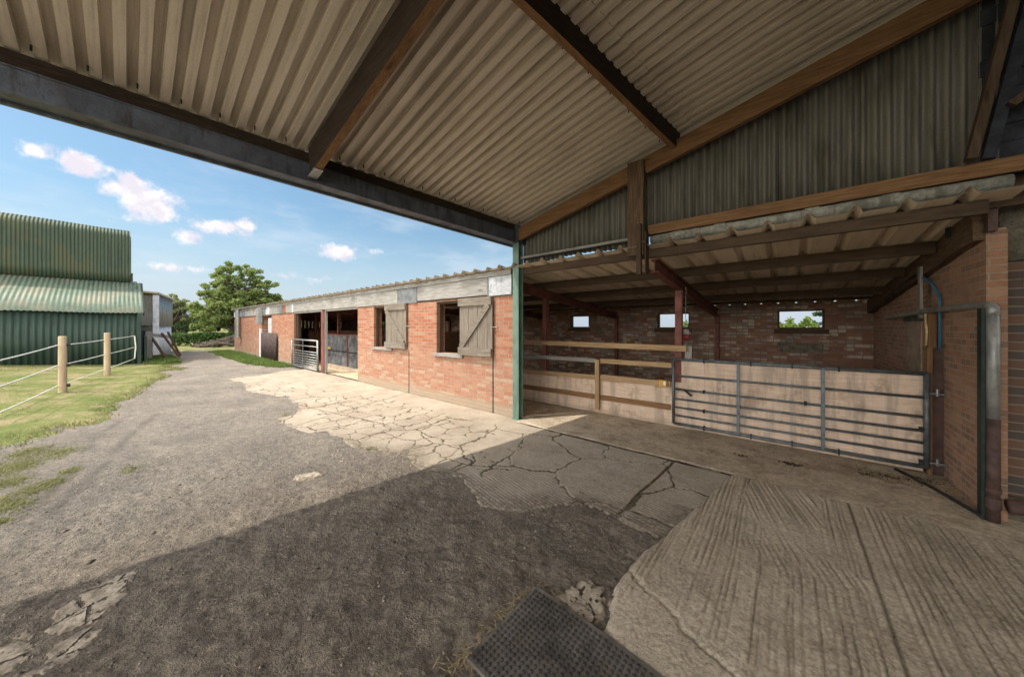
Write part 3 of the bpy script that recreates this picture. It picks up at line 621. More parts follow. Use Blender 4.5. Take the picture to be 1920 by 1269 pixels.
crumbs('dung_crumbs', [(.02,4.62,.035,.022,38,.006,.024),(-.42,4.56,.05,.018,30,.004,.014),(.74,4.86,.10,.03,70,.003,.012),(.95,4.95,.12,.05,60,.003,.012),(.3,4.85,.4,.14,200,.002,.008),(-.7,4.95,.4,.10,160,.002,.008),(.9,4.85,.2,.12,160,.002,.009),(-.62,4.42,.05,.02,18,.003,.01),(-1.35,2.60,.05,.02,12,.004,.012),(.62,4.78,.05,.03,40,.004,.014)], 'manure', 'dark crumbs of dung and litter strewn in front of the gate')

# ------------------------------------------------------------ open barn over the camera
E1 = Vector((.14, 1, -.047)); SL = .24
def zroof(x, y): return 3.15+SL*(x+3.33)-.081*(y-4.11)
barn = thing('open_barn', 'open fronted barn with a ribbed sheet roof over the yard', 'barn', (-3.33, 4.16, 0))
def roof_part():
    m = MB(); p = .117; prof = [(0, 0), (.056, 0), (.060, .058), (.113, .058)]
    bs = []; b = -.10
    while b < 7.2:
        for o, z in prof: bs.append((b+o, z))
        b += p
    aa = np.array([-.12, .6, 1.4, 2.2, 2.52, 2.521, 3.4, 4.6, 6.5]); P = np.zeros((len(bs), len(aa), 3))
    for i, (b, dz) in enumerate(bs):
        for j, a in enumerate(aa):
            x = -3.33-.14*b+a; y = 4.11-b; lap = 0 if a <= 2.52 else .012
            P[i, j] = (x, y, zroof(x, y)+dz+lap+math.sin(b*3+a)*.003)
    m.grid(P); return m.build('roof_sheeting', 'roof_sheet', barn, solid=.003)
roof_part()
for i in range(44):
    b = .02+.117*(i+.5); x = -3.33-.14*b+.085; y = 4.11-b
    if i % 2 == 0: MB().tube([(x, y, zroof(x, y)-.035), (x, y, zroof(x, y)+.004)], .006, 6).build('hook_bolt', 'rubber_cable', barn)
    x2 = -.97-.14*b-.16
    if i % 3 == 0: MB().tube([(x2, y, zroof(x2, y)-.02), (x2, y, zroof(x2, y)+.004)], .006, 6).build('hook_bolt', 'rubber_cable', barn)
# eave beam: steel channel with a timber plate above
def bm(p, q, w, h, seg=1, wob=0): return MB().beam(p, q, w, h, seg=seg, wob=wob)
pA = Vector((-3.36, 4.20, 0)); 
def onbeam(y, z): d = 4.11-y; return Vector((-3.36-.14*d, y, z+.047*d))
be = MB(); be.beam(onbeam(4.24, 2.925), onbeam(-3.2, 2.925), .10, .17); be.beam(onbeam(4.24, 2.845)+Vector((-.02, 0, 0)), onbeam(-3.2, 2.845)+Vector((-.02, 0, 0)), .17, .018)
be.beam(onbeam(4.24, 3.018)+Vector((-.01, 0, 0)), onbeam(-3.2, 3.018)+Vector((-.01, 0, 0)), .13, .012)
be.build('eave_beam', 'steel_blue', barn)
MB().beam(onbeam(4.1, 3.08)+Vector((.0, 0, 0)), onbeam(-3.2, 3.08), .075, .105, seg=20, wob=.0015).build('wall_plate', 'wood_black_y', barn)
MB().beam(onbeam(4.2, 2.838)+Vector((-.125, 0, 0)), onbeam(-3.2, 2.838)+Vector((-.125, 0, 0)), .03, .05).build('eave_lip', 'galv_dull', barn)
def under(o):  # orange on downward faces only: bounce light from the yard put into the colour
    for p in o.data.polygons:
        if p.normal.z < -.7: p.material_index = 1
# rafter over the yard and purlin, sides painted near black as shade; wall rafter
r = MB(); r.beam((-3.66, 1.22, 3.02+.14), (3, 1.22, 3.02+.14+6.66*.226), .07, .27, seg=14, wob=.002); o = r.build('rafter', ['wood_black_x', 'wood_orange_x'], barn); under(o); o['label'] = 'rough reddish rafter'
h = MB(); h.beam((-3.7, 1.22, 3.012), (-3.52, 1.22, 3.05), .085, .012); h.build('joist_hanger', 'galv', barn)
def purl(y0, y1, x0, zb):
    a = Vector((x0, y0, zb+.10)); b = a-E1*(y0-y1); return a, b
a, b = purl(4.12, -2.5, -.97, 3.53); a2 = b+Vector((-.12, 0, .02))
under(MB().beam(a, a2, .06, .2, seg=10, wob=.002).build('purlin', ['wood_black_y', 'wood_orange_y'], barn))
MB().beam((2.2, 4.12, 4.29), (1.25, -2.5, 4.62), .06, .2).build('purlin', 'wood_orange_y', barn)
r = MB(); r.beam((-3.30, 4.06, 2.965), (-1.49, 4.06, 2.965+1.81*.238), .06, .19, seg=6, wob=.001); r.beam((-1.31, 4.06, 2.965+1.99*.238), (3.0, 4.06, 2.965+6.3*.238), .06, .19, seg=12, wob=.001)
r.build('gable_rafter', 'wood_orange_x', barn)
# corrugated gable wall in the plane of the stable front
def corr_wall(m, x0, x1, y, zlo, zhi, pitch=.0765, amp=.024, seg=8, skip=None):
    n = int((x1-x0)/pitch*seg); P = np.zeros((n+1, 3, 3))
    for i in range(n+1):
        x = x0+(x1-x0)*i/n; yy = y+amp*math.sin(2*math.pi*x/pitch)+.004*math.sin(x*1.9)
        a, b = zlo(x), zhi(x)
        for k in range(3): P[i, k] = (x, yy, a+(b-a)*k/2)
    m.grid(P)
zl = lambda x: 2.60+.006*math.sin(x*5)
m = MB()
for (xa, xb, yy) in [(-3.30,-2.62,4.22),(-2.66,-1.98,4.225),(-2.02,-1.36,4.22),(-1.40,-.70,4.226),(-.75,-.06,4.22),(-.11,.55,4.226),(.50,1.24,4.22)]:
    corr_wall(m, xa, xb, yy, (lambda x, o=yy: zl(x)-(.07 if x < -1.4 else 0)+(o-4.22)*3), lambda x: zroof(x, 4.22)-.005)
m.build('gable_cladding', 'clad_sheet', barn, smooth=True, solid=.002)
m = MB(); m.beam((-1.28, 4.10, 2.665), (3.0, 4.10, 2.655), .05, .11, seg=9, wob=.0015); m.build('sheeting_rail', 'wood_orange_x', barn)
MB().beam((-1.3, 4.245, 2.50), (3.2, 4.245, 2.50), .03, .21, seg=10, wob=.004).build('eaves_filler', 'wood_dark_x', barn)
MB().beam((-3.28, 4.12, 2.605), (-1.45, 4.12, 2.60), .05, .035, seg=6, wob=.003).build('thin_sheeting_rail', 'wood_grey_x', barn)
m = MB(); m.beam((-1.40, 4.0, 2.36), (-1.40, 4.0, 3.50), .19, .06, up=(0, 1, 0), seg=6, wob=.002); m.build('king_post', 'wood_old_z', barn)
m = MB(); m.beam((-1.345, 3.945, 2.12), (-1.345, 3.945, 2.72), .05, .05, up=(0, 1, 0)); m.beam((-1.27, 3.99, 2.12), (-1.27, 3.99, 2.62), .012, .12, up=(0, 1, 0)); m.build('post_strap', 'wood_dark_z', barn)
# green steel corner post (H section)
m = MB(); x, y = -3.33, 4.10
m.box((x-.065, y-.06, 0), (x+.055, y-.048, 2.84)); m.box((x-.012, y-.048, 0), (x, y+.05, 2.84)); m.box((x-.065, y+.05, 0), (x+.055, y+.062, 2.84)); m.box((x-.08, y-.08, -.01), (x+.08, y+.08, .012))
m.build('corner_post', 'steel_green', barn)
MB().box((-3.46, 4.02, 2.842), (-3.27, 4.24, 3.12)).build('post_head', 'steel_blue', barn, bevel=.004)
m = MB(); m.beam((1.03, 3.99, 2.72), (1.27, 3.99, 4.15), .05, .07, up=(0, 1, 0)); m.build('diagonal_brace', 'wood_dark_z', barn)
MB().beam((1.12, 4.05, 2.72), (1.36, 4.05, 4.15), .06, .05, up=(0, 1, 0)).build('diagonal_brace', 'clad_dark', barn)
MB().beam((1.2, 4.0, 3.05), (1.75, 4.0, 3.5), .05, .05, up=(0, 1, 0)).build('short_strut', 'wood_dark_z', barn)
m = MB()
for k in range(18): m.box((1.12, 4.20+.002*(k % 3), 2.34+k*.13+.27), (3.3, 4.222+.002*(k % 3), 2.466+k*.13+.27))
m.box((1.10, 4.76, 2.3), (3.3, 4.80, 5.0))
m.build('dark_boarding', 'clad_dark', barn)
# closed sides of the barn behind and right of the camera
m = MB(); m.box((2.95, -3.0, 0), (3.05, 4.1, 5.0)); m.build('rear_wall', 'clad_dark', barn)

# ------------------------------------------------------------ stable block
FY = 4.11; BT = 2.02
st = thing('stable_block', 'long low brick stable block with wooden eaves boards and open bays', 'stable', (-14, 4.2, 0))
def wallbits(m, x0, x1, y0, y1, z0, z1, holes):
    """wall of boxes with rectangular holes (xa, xb, za, zb)"""
    x = x0
    for (xa, xb, za, zb) in sorted(holes):
        m.box((x, y0, z0), (xa, y1, z1))
        if za > z0: m.box((xa, y0, z0), (xb, y1, za))
        if zb < z1: m.box((xa, y0, zb), (xb, y1, z1))
        x = xb
    m.box((x, y0, z0), (x1, y1, z1))
m = MB(); wallbits(m, -9.03, -3.45, FY, FY+.215, -.05, BT, [(-8.13,-7.25,.98,2.0),(-5.5,-4.66,.96,2.0)])
m.build('front_wall', 'brick_front', st)
m = MB(); wallbits(m, -24.9, -14.35, FY, FY+.215, -.05, BT, [(-18.7,-17.3,-.05,1.98)]); m.build('front_wall', 'brick_front', st)
boxes([((-9.03, FY+.003, BT), (-3.45, FY+.2, 2.3)), ((-24.9, FY+.003, BT), (-14.35, FY+.2, 2.3))], 'wall_head', 'wood_dark_x', st)
boxes([((xx-.012, FY-.004, 0), (xx+.012, FY+.01, .97)) for xx in (-6.51, -3.90)], 'movement_joint', 'rubber_cable', st)
wins = [(-.145,.572,1.45,1.84),(-2.55,-1.8,1.45,1.84),(-5.1,-4.46,1.46,1.83),(-7.6,-7.0,1.46,1.83),(-10.0,-9.4,1.46,1.83),(-12.6,-12.0,1.46,1.83),(-14.9,-14.3,1.46,1.83),(-17.0,-16.3,1.40,1.83),(-22.2,-21.6,1.4,1.83)]
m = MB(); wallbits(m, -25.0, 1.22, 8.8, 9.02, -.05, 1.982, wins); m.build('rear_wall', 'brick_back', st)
for (xa, xb, za, zb) in wins[:5]:
    m = MB(); t = .03
    m.box((xa, 8.84, za), (xa+t, 8.98, zb)); m.box((xb-t, 8.84, za), (xb, 8.98, zb)); m.box((xa+t, 8.84, zb-t), (xb-t, 8.98, zb)); m.box((xa+t, 8.80, za), (xb-t, 8.98, za+t)); m.box((xa-.06, 8.78, za-.10), (xb+.06, 8.797, za-.005))
    m.build('window_frame', 'wood_dark_x', st)
m = MB(); m.box((-.15, 8.785, .98), (.55, 8.797, 1.16)); m.build('blocked_opening', 'stone', st)
m = MB(); m.box((-24.9, 4.33, -.05), (-24.68, 6.9, 2.3)); m.box((-24.9, 6.9, -.05), (-24.68, 8.8, 1.4))
for k in range(9): m.box((-24.9, 6.9+k*.22, 1.4), (-24.68, 6.9+k*.22+(.12 if k < 8 else .14), 1.95))
m.build('end_wall', 'brick_side', st)
# side wall at the right with its sloping head
m = MB(); m.add([(1.19,4.34,-.05),(1.21,8.8,-.05),(1.21,8.8,1.9),(1.19,4.34,2.26),(1.285,4.34,-.05),(1.45,8.8,-.05),(1.45,8.8,1.9),(1.285,4.34,2.26)], [(0,3,2,1),(4,5,6,7),(0,1,5,4),(2,3,7,6),(0,4,7,3),(1,2,6,5)])
m.build('side_wall', 'brick_side', st)
MB().box((1.188, 4.325, -.05), (1.286, 4.339, 2.24)).build('wall_end', 'brick_return', st)
m = MB(); m.beam((1.165, 4.36, 2.30), (1.165, 8.75, 1.86), .07, .24, seg=16, wob=.008); m.build('wall_plank', 'wood_old_y', st)
m = MB(); m.box((1.183, 5.92, .85), (1.197, 6.5, 1.56)); m.build('boarded_hatch', 'oldboard', st)
m = MB(); m.box((1.180, 5.85, 1.562), (1.197, 6.62, 1.66)); m.build('hatch_lintel', 'stone', st)
# brick return facing the yard, footing and rough masonry above
m = MB(); m.box((1.288, 4.44, .19), (3.4, 4.70, 2.0)); m.build('return_wall', 'brick_pier', st)
m = MB(); m.box((1.289, 4.40, -.02), (3.4, 4.75, .186)); m.build('wall_footing', 'stone', st, bevel=.02)
m = MB(); m.box((1.27, 4.42, 2.005), (3.4, 4.74, 2.49)); m.build('rough_masonry', 'stone', st, bevel=.03)
m = MB(); m.box((1.25, 4.40, 2.50), (3.4, 4.6, 2.60)); m.build('masonry_cap', 'terracotta', st, bevel=.01)
m = MB(); m.box((1.18, 4.26, 2.23), (1.225, 4.33, 2.46)); m.build('bracket', 'iron_brown', st)
m = MB(); m.box((1.150, 4.26, -.01), (1.172, 4.335, 1.64)); m.build('corner_strip', 'steel_darkgreen', st)

# low fibre-cement roof over the stables
def zl_roof(y): return 2.455-.098*(y-4.11)
def cement_roof():
    m = MB(); p = .292; prof = [(0, 0), (.192, .002), (.207, .016), (.222, .044), (.240, .056), (.258, .044), (.275, .016)]
    ys = np.array([3.985, 4.6, 5.6, 6.7, 7.8, 9.12]); cols = []; x = -25.2; k = 0
    while x < 1.3:
        for o, z in prof:
            if x+o < 1.33: cols.append((x+o, z, k))
        x += p; k += 1
    P = np.zeros((len(cols), len(ys), 3))
    for i, (x, dz, k) in enumerate(cols):
        for j, y in enumerate(ys):
            yy = y+(.02*math.sin(k*2.3)+.012*math.sin(k*5.1) if j == 0 else 0)
            P[i, j] = (x, yy, zl_roof(y)+dz+.004*math.sin(x*.7))
    m.grid(P); o = m.build('roof', ['cement_top', 'cement_sheet'], st, solid=.008); o.modifiers['solid'].material_offset = 1; return o
rf = cement_roof()
bpy.context.view_layer.update()
for k, (y, hh) in enumerate([(4.16, .10), (5.19, .12), (6.28, .12), (7.5, .12), (8.40, .04)]):
    z = zl_roof(y)-.008-hh/2
    m = MB()
    if k == 0: m.beam((-3.25, y, z-.0), (1.15, y, z-.0), .055, hh, seg=14, wob=.004)
    else: m.beam((-24.6, y, z), (1.13, y, z), .055, hh, seg=30, wob=.003)
    m.build('roof_purlin', 'wood_dark_x', st)
for i, x in enumerate([-1.22, -3.6, -6.0, -8.4, -10.8, -13.2, -15.6, -18, -20.4, -22.8]):
    m = MB(); y0 = 4.12 if i == 0 else 4.36
    dz = .24
    for (zz, w_, h_) in ((-.008, .09, .012), (-.16, .09, .012), (-.084, .010, .14)):
        m.beam((x, y0, zl_roof(y0)-.135+zz), (x, 8.75, zl_roof(8.75)-.125+zz), w_, h_)
    m.build('frame_rafter', 'steel_brown', st)
    m = MB(); m.box((x-.04, 8.70, 0), (x+.04, 8.78, 1.80)); m.build('wall_stanchion', 'steel_brown', st)
    m = MB(); yc = 5.285; zt = zl_roof(yc)-.31
    m.box((x-.045, yc-.045, 0), (x+.045, yc-.035, zt)); m.box((x-.005, yc-.035, 0), (x+.005, yc+.035, zt)); m.box((x-.045, yc+.035, 0), (x+.045, yc+.045, zt))
    m.build('frame_post', 'steel_brown', st)
boxes([((x, 5.4, 0), (x+.11, 8.65, 1.3)) for x in (-16.8, -9.6)], 'stall_partition', 'brick_side', st)
# eaves boards along the front
y0 = FY-.028
def board(xa, xb, za, zb, mat, name='eaves_board', dy=0.0):
    m = MB(); m.box((xa, y0-dy, za), (xb, FY-.002, zb)); m.build(name, mat, st, bevel=.003)
board(-24.95, -9.5, 2.36, 2.448, 'wood_grey_x', dy=.012); board(-9.495, -3.46, 2.36, 2.448, 'wood_grey_x', dy=.014)
board(-14.3, -9.05, 2.04, 2.355, 'wood_grey_x'); board(-9.045, -6.95, 2.03, 2.355, 'wood_grey_x'); board(-6.15, -4.02, 2.05, 2.355, 'wood_grey_x')
board(-6.93, -6.17, 2.02, 2.35, 'slate', 'slate_panel'); board(-3.98, -3.46, 2.03, 2.355, 'white_board', 'speckled_panel'); board(-4.02, -3.985, 2.03, 2.35, 'slate', 'batten')
x = -24.9
for k, (wd, mt) in enumerate([(1.9, 'white_board'), (.8, 'slate'), (2.2, 'wood_grey_x'), (.9, 'oldboard'), (1.0, 'slate'), (.6, 'white_board'), (1.2, 'wood_grey_x'), (.6, 'slate'), (.5, 'terracotta'), (.7, 'wood_grey_x'), (.4, 'white_board')]):
    if x+wd > -14.32: wd = -14.32-x
    if wd > .05: board(x, x+wd-.01, 2.03, 2.355, mt, 'eaves_panel', .003*(k % 2))
    x += wd
boxes([((-14.3, FY+.0, 1.985), (-11.55, FY+.06, 2.035)), ((-11.35, FY, 1.985), (-9.05, FY+.06, 2.035))], 'bay_lintel', 'wood_grey_x', st)
boxes([((-14.34, FY+.02, 0), (-14.2, FY+.2, 1.98)), ((-14.19, FY+.05, 0), (-14.12, FY+.12, 1.98))], 'door_jamb', 'wood_dark_z', st)
m = MB(); m.box((-11.58, FY-.03, 0), (-11.36, FY+.08, 1.98)); m.build('bay_post', 'steel_brown', st)
boxes([((-11.62, FY+.0, 0), (-11.585, FY+.07, 1.98)), ((-11.355, FY+.0, 0), (-11.31, FY+.07, 1.98))], 'door_jamb', 'wood_grey_z', st)
boxes([((xa, FY-.05, z), (xb, FY+.22, z+.058)) for xa, xb, z in ((-8.2, -7.2, .92), (-5.56, -4.66, .90))], 'window_sill', 'wood_grey_x', st, bevel=.004)
for xa, xb in ((-8.13, -7.25), (-5.5, -4.66)):
    m = MB(); t = .04
    m.box((xa, FY+.05, .98), (xa+t, FY+.13, 2.0)); m.box((xb-t, FY+.05, .98), (xb, FY+.13, 2.0)); m.box((xa+t, FY+.05, 2.0-t), (xb-t, FY+.13, 2.0)); m.build('window_frame', 'wood_dark_z', st)
# ledged and braced shutters folded back on the wall
def shutter(x0, x1, z0, z1, flip, lab):
    root = MB(); n = 7; wd = (x1-x0)/n
    for k in range(n):
        root.box((x0+k*wd+.002, FY-.052-.003*(k % 2), z0+random.uniform(0, .008)), (x0+(k+1)*wd-.002, FY-.03, z1-random.uniform(0, .008)))
    o = root.build('shutter', 'wood_shutter_z', st, bevel=.002); o['label'] = lab
    boxes([((x0-.02, FY-.083, z1-.15), (x1-.01, FY-.057, z1-.005)), ((x0-.02, FY-.083, z0+.005), (x1-.01, FY-.057, z0+.15))], 'ledge', 'wood_shutter_x', o, bevel=.003)
    l = MB(); a = (x0+.05, FY-.07, z0+.15) if flip else (x0+.05, FY-.07, z1-.15); b = (x1-.08, FY-.07, z1-.15) if flip else (x1-.08, FY-.07, z0+.15)
    l.beam(a, b, .024, .11, up=(0, 0, 1)); l.build('brace', 'wood_shutter_x', o)
    l = MB(); l.tube([(x1-.02, FY-.06, (z0+z1)/2), (x1+.04, FY-.07, (z0+z1)/2-.01), (x1+.10, FY-.03, (z0+z1)/2)], .006, 6); l.build('hook', 'galv', o)
shutter(-7.44, -6.55, .985, 2.03, False, 'weathered shutter of the smaller window'); shutter(-4.72, -3.87, .965, 2.025, True, 'weathered shutter of the window nearest the green post')
# far end: half door of brown ribbed sheet, little shed front and flue
m = MB(); corr_wall(m, -18.5, -16.3, FY-.10, lambda x: .06, lambda x: 1.22, pitch=.21, amp=.035, seg=8); m.build('half_door', 'brown_sheet', st, smooth=True, solid=.01)
m = MB(); m.box((-19.05, FY-.06, 0), (-18.9, FY-.002, 1.4)); m.build('door_post', 'white_paint', st)
m = MB(); m.box((-18.95, FY-.22, 1.62), (-18.6, FY-.03, 2.34)); m.build('vent_box', 'galv_pipe', st, bevel=.01)
m = MB(); m.box((-18.1, FY+.06, 1.0), (-17.4, FY+.1, 1.9)); m.build('inner_panel', 'white_board', st)
m = MB(); m.tube([(-23.3, FY-.13, .98), (-23.3, FY-.13, 2.42)], .11, 14); m.tube([(-23.3, FY-.13, .90), (-23.3, FY-.13, .99)], .13, 14); m.build('flue', 'galv_pipe', st, smooth=False)

# ------------------------------------------------------------ pipes above the stable roof
m = MB(); pts = []
for i in range(6): pts.append((-1.26+i*.5, 4.12, 2.548+.003*math.sin(i*2)))
m.tube(pts, .052, 14); flue = m.build('cement_pipe', 'cement_pipe', None, smooth=True); tag(flue, 'grey cement pipe lying on the wavy roof edge under the cladding', 'pipe')
for x in (-.97, -.55, .18, .66): MB().tube([(x-.05, 4.12, 2.549), (x+.05, 4.12, 2.549)], .060, 14).build('pipe_collar', 'cement_pipe', flue)

# ------------------------------------------------------------ downpipe and its branch
dp = thing('downpipe', 'tall galvanised downpipe with dark brown lower half at the brick corner', 'pipe', (1.20, 4.25, 0))
m = MB(); m.tube([(1.20, 4.25, .80), (1.20, 4.25, 1.60)], .031, 18); m.build('upper_pipe', 'galv_pipe', dp, smooth=True)
m = MB(); m.tube([(1.20, 4.25, .02), (1.20, 4.25, .80)], .033, 18); m.build('lower_pipe', 'iron_brown', dp, smooth=True)
for za, zb in ((.12, .20), (.24, .27)): MB().tube([(1.20, 4.25, za), (1.20, 4.25, zb)], .039, 18).build('pipe_collar', 'iron_brown', dp)
m = MB(); m.tube([(1.20, 4.25, 1.58), (1.20, 4.26, 1.64), (1.195, 4.30, 1.668), (1.18, 4.38, 1.672), (1.12, 5.2, 1.665), (1.10, 6.0, 1.645), (1.08, 6.9, 1.62)], [.032, .032, .030, .028, .026, .026, .026], 16); m.build('branch_pipe', 'galv_pipe', dp, smooth=True)
m = MB(); m.tube([(1.27, 4.27, .15), (1.45, 4.28, .17), (1.9, 4.3, .17), (2.8, 4.33, .16)], .05, 14); m.build('foot_pipe', 'iron_brown', dp, smooth=True)
m = MB(); m.box((1.105, 5.55, 1.59), (1.125, 5.63, 2.15)); m.build('pipe_hanger', 'wood_grey_z', dp)
# hinge post of the gate with the blue water pipe
hp = thing('gate_post', 'brown steel gate post against the brick side wall', 'post', (1.155, 5.29, 0))
m = MB(); m.box((1.11, 5.24, 0), (1.21, 5.25, 1.28)); m.box((1.155, 5.25, 0), (1.165, 5.33, 1.28)); m.box((1.11, 5.33, 0), (1.21, 5.34, 1.28)); m.build('post', 'iron_brown', hp)
boxes([((1.08, 5.20, 0), (1.115, 5.238, 1.28)), ((1.125, 5.37, 1.28), (1.18, 5.45, 1.70))], 'timber_packer', 'wood_orange_z', hp)
for z in (.14, .83): MB().tube([(1.09, 5.17, z), (1.195, 5.17, z)], .011, 8).tube([(1.14, 5.17, z-.02), (1.14, 5.17, z+.05)], .012, 8).build('hinge', 'galv', hp)
bp_ = MB(); bp_.tube([(1.165, 5.22, 1.28), (1.165, 5.22, 1.62), (1.165, 5.22, 1.78), (1.15, 5.35, 1.93), (1.12, 5.6, 2.05), (1.11, 5.68, 2.10)], .012, 10)
tag(bp_.build('water_pipe', 'blue_pipe', None, smooth=True), 'blue plastic water pipe rising from the gate post', 'pipe')
m = MB(); m.tube([(1.11, 5.68, 2.10), (1.09, 6.1, 2.03), (1.08, 6.9, 1.93), (1.08, 8.0, 1.80)], .009, 8)
tag(m.build('roof_cable', 'rubber_cable', None, smooth=True), 'thin dark cable clipped up under the stable roof', 'cable')
m = MB(); m.tube([(1.12, 5.42, 1.30), (1.125, 5.40, 1.45), (1.115, 5.42, 1.58), (1.12, 5.43, 1.66)], [.010, .014, .009, .012], 8)
tag(m.build('foam_strip', 'cream_foam', None, smooth=True), 'ragged strip of yellow foam down the corner by the gate post', 'foam')
m = MB(); m.tube([(.86, 5.12, .032), (1.02, 4.75, .03), (1.12, 4.42, .03), (1.165, 4.25, .03)], .014, 8)  # black tube put in for the shadow edge of the concrete step
tag(m.build('step_shadow_line', 'rubber_cable', None, smooth=True), 'black line laid on the floor for the shadow along the concrete step edge', 'cable')

# ------------------------------------------------------------ the seven-bar gate in front of the boards
def field_gate(name, x0, x1, y, z0, z1, fr, ups, mat, label, r=.019, r2=.014):
    g = thing(name, label, 'gate', ((x0+x1)/2, y, z0))
    H = z1-z0
    m = MB(); m.tube([(x0, y, z0), (x0, y, z1)], r, 12); m.build('end_stile', mat, g, smooth=True); m = MB(); m.tube([(x1, y, z0), (x1, y, z1+.015)], r*1.15, 12); m.build('end_stile', mat, g, smooth=True)
    for i, f in enumerate(fr):
        z = z1-H*f; m = MB(); m.tube([(x0, y, z), ((x0+x1)/2, y, z+.002), (x1, y, z+.004)], r if i in (0, len(fr)-1) else r2, 10); m.build('rail', mat, g, smooth=True)
    for xu in ups:
        m = MB(); m.box((xu-.017, y-r-.008, z0+.0), (xu+.017, y-r+.002, z1)); m.build('upright', mat, g, bevel=.002)
    return g
gt = field_gate('field_gate', -1.27, 1.075, 5.18, .085, 1.02, [0,.255,.465,.615,.745,.872,1], [-.483,.319], 'galv_dull', 'dull galvanised seven bar gate backed with pinkish plywood sheets', .020, .0145)
for xa, xb in ((-1.17, -.875), (-.872, .32), (.323, 1.06)):
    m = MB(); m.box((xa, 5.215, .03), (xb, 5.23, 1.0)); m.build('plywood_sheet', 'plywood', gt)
boxes([((x-.006, 5.155, z-.03), (x+.006, 5.212, z+.03)) for x in (-.88, -.35, .05, .45) for z in (1.02, .085)]
      + [((x-.012, 5.158, z-.022), (x+.012, 5.212, z+.022)) for x, z in ((-.88, .59), (-.88, .32), (.17, .59), (1.04, .46), (1.04, .13))], 'wire_tie', 'rubber_cable', gt)
m = MB(); m.box((.915, 5.2135, .040), (1.015, 5.2148, .066)); m.build('faded_stamp', 'pale_stamp', gt)
m = MB(); m.beam((-1.12, 5.14, .60), (-1.02, 5.13, .52), .014, .03); m.tube([(-1.24, 5.16, .60), (-1.1, 5.14, .60)], .008, 6); m.build('latch', 'rubber_cable', gt)

# ------------------------------------------------------------ timber rails and boards left of the gate
rl = thing('rail_fence', 'four sawn timber rails with low boards between the green post and the gate', 'fence', (-2.4, 5.2, 0))
for (z, za, x0, x1, mt, hh) in ((1.19,1.18,-5.6,-1.10,'wood_yellow_x',.085),(.885,.925,-5.6,-1.3,'wood_grey_x',.075),(.575,.645,-5.6,-1.32,'wood_yellow_x',.085),(.27,.30,-5.6,-1.32,'wood_orange_x',.08)):
    for (xa, xb) in ((x0, -2.50), (-2.43, x1)) if mt != 'wood_yellow_x' or z < 1 else ((x0, x1),):
        f = lambda x: z+(za-z)*(x-x0)/(x1-x0)
        mm = 'wood_yellow_x' if (xb > -2 and z > .5) else mt
        m = MB(); m.beam((xa, 5.215, f(xa)), (xb, 5.215, f(xb)), .035, hh, seg=8, wob=.003); o = m.build('rail', mm, rl, bevel=.004)
        o['label'] = 'weathered grey rail' if mm == 'wood_grey_x' else 'sawn timber rail'
m = MB(); m.beam((-2.465, 5.175, .09), (-2.465, 5.175, .935), .07, .045, up=(0, 1, 0), seg=4, wob=.001); o = m.build('upright', 'wood_yellow_z', rl); o['label'] = 'short pale yellow upright'
m = MB(); m.box((-1.13, 5.24, .0), (-1.04, 5.30, 1.22)); m.build('upright', 'wood_grey_z', rl)
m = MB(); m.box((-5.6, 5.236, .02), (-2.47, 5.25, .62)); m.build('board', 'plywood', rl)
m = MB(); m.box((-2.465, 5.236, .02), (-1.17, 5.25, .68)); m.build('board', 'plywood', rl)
m = MB(); m.box((-1.47, 5.16, .60), (-1.36, 5.195, .70)); ib = m.build('energiser_box', 'yellow_plastic', None, bevel=.004); tag(ib, 'small yellow insulator box screwed to the third rail', 'box')
m = MB(); m.box((-1.40, 5.148, .625), (-1.37, 5.159, .68)); m.build('white_clip', 'tape', ib)
# hanging lamp
lx, ly = -1.16, 5.45
hl = thing('hanging_lamp', 'grey and red lamp housing hung on a cord beside the brown post', 'lamp', (lx, ly, 1.28))
m = MB(); m.tube([(lx, ly, 1.45), (lx-.01, ly, 1.7), (lx, ly, 2.1)], .004, 6); m.tube([(lx, ly, 1.28), (lx+.005, ly, 1.1), (lx, ly, .98)], .004, 6); m.build('cord', 'grey_plastic', hl)
m = MB(); m.tube([(lx, ly, 1.46), (lx, ly, 1.42), (lx, ly, 1.385)], [.03, .055, .07], 14); m.build('lamp_head', 'grey_plastic', hl, smooth=True)
m = MB(); m.tube([(lx, ly, 1.384), (lx, ly, 1.33), (lx, ly, 1.285)], [.06, .05, .02], 14); m.build('lamp_guard', 'red_plastic', hl, smooth=True)

# ------------------------------------------------------------ galvanised gate, metal doors in the far bay
g2 = field_gate('stable_gate', -14.25, -11.72, 4.03, .06, 1.02, [0,.21,.41,.50,.59,.68,.76,.84,.92,1], [-13.0], 'galv', 'bright galvanised gate across the left open bay of the stables', .028, .016)
dd = thing('metal_doors', 'pair of scuffed grey metal sheet doors set back in the open bay', 'door', (-11.9, 4.9, .1))
m = MB(); m.box((-13.3, 4.9, .12), (-10.6, 4.925, 1.17)); m.build('door_sheet', 'door_metal', dd)
m = MB(); m.box((-13.3, 4.875, 1.172), (-10.6, 4.93, 1.22)); m.box((-11.55, 4.872, .12), (-11.49, 4.898, 1.17)); m.build('door_frame', 'steel_brown', dd)
m = MB(); m.box((-13.3, 4.88, .60), (-11.56, 4.897, .63)); m.box((-11.48, 4.88, .60), (-10.6, 4.897, .63)); m.build('cross_bar', 'rubber_cable', dd)
m = MB(); m.box((-13.05, 4.83, .66), (-12.85, 4.875, .74)); m.build('latch', 'yellow_plastic', dd, bevel=.005)
m = MB(); m.box((-13.4, 4.80, -.01), (-9.03, 5.1, .11)); struct(m.build('doorstep', 'strip', None), 'raised concrete step under the metal doors')

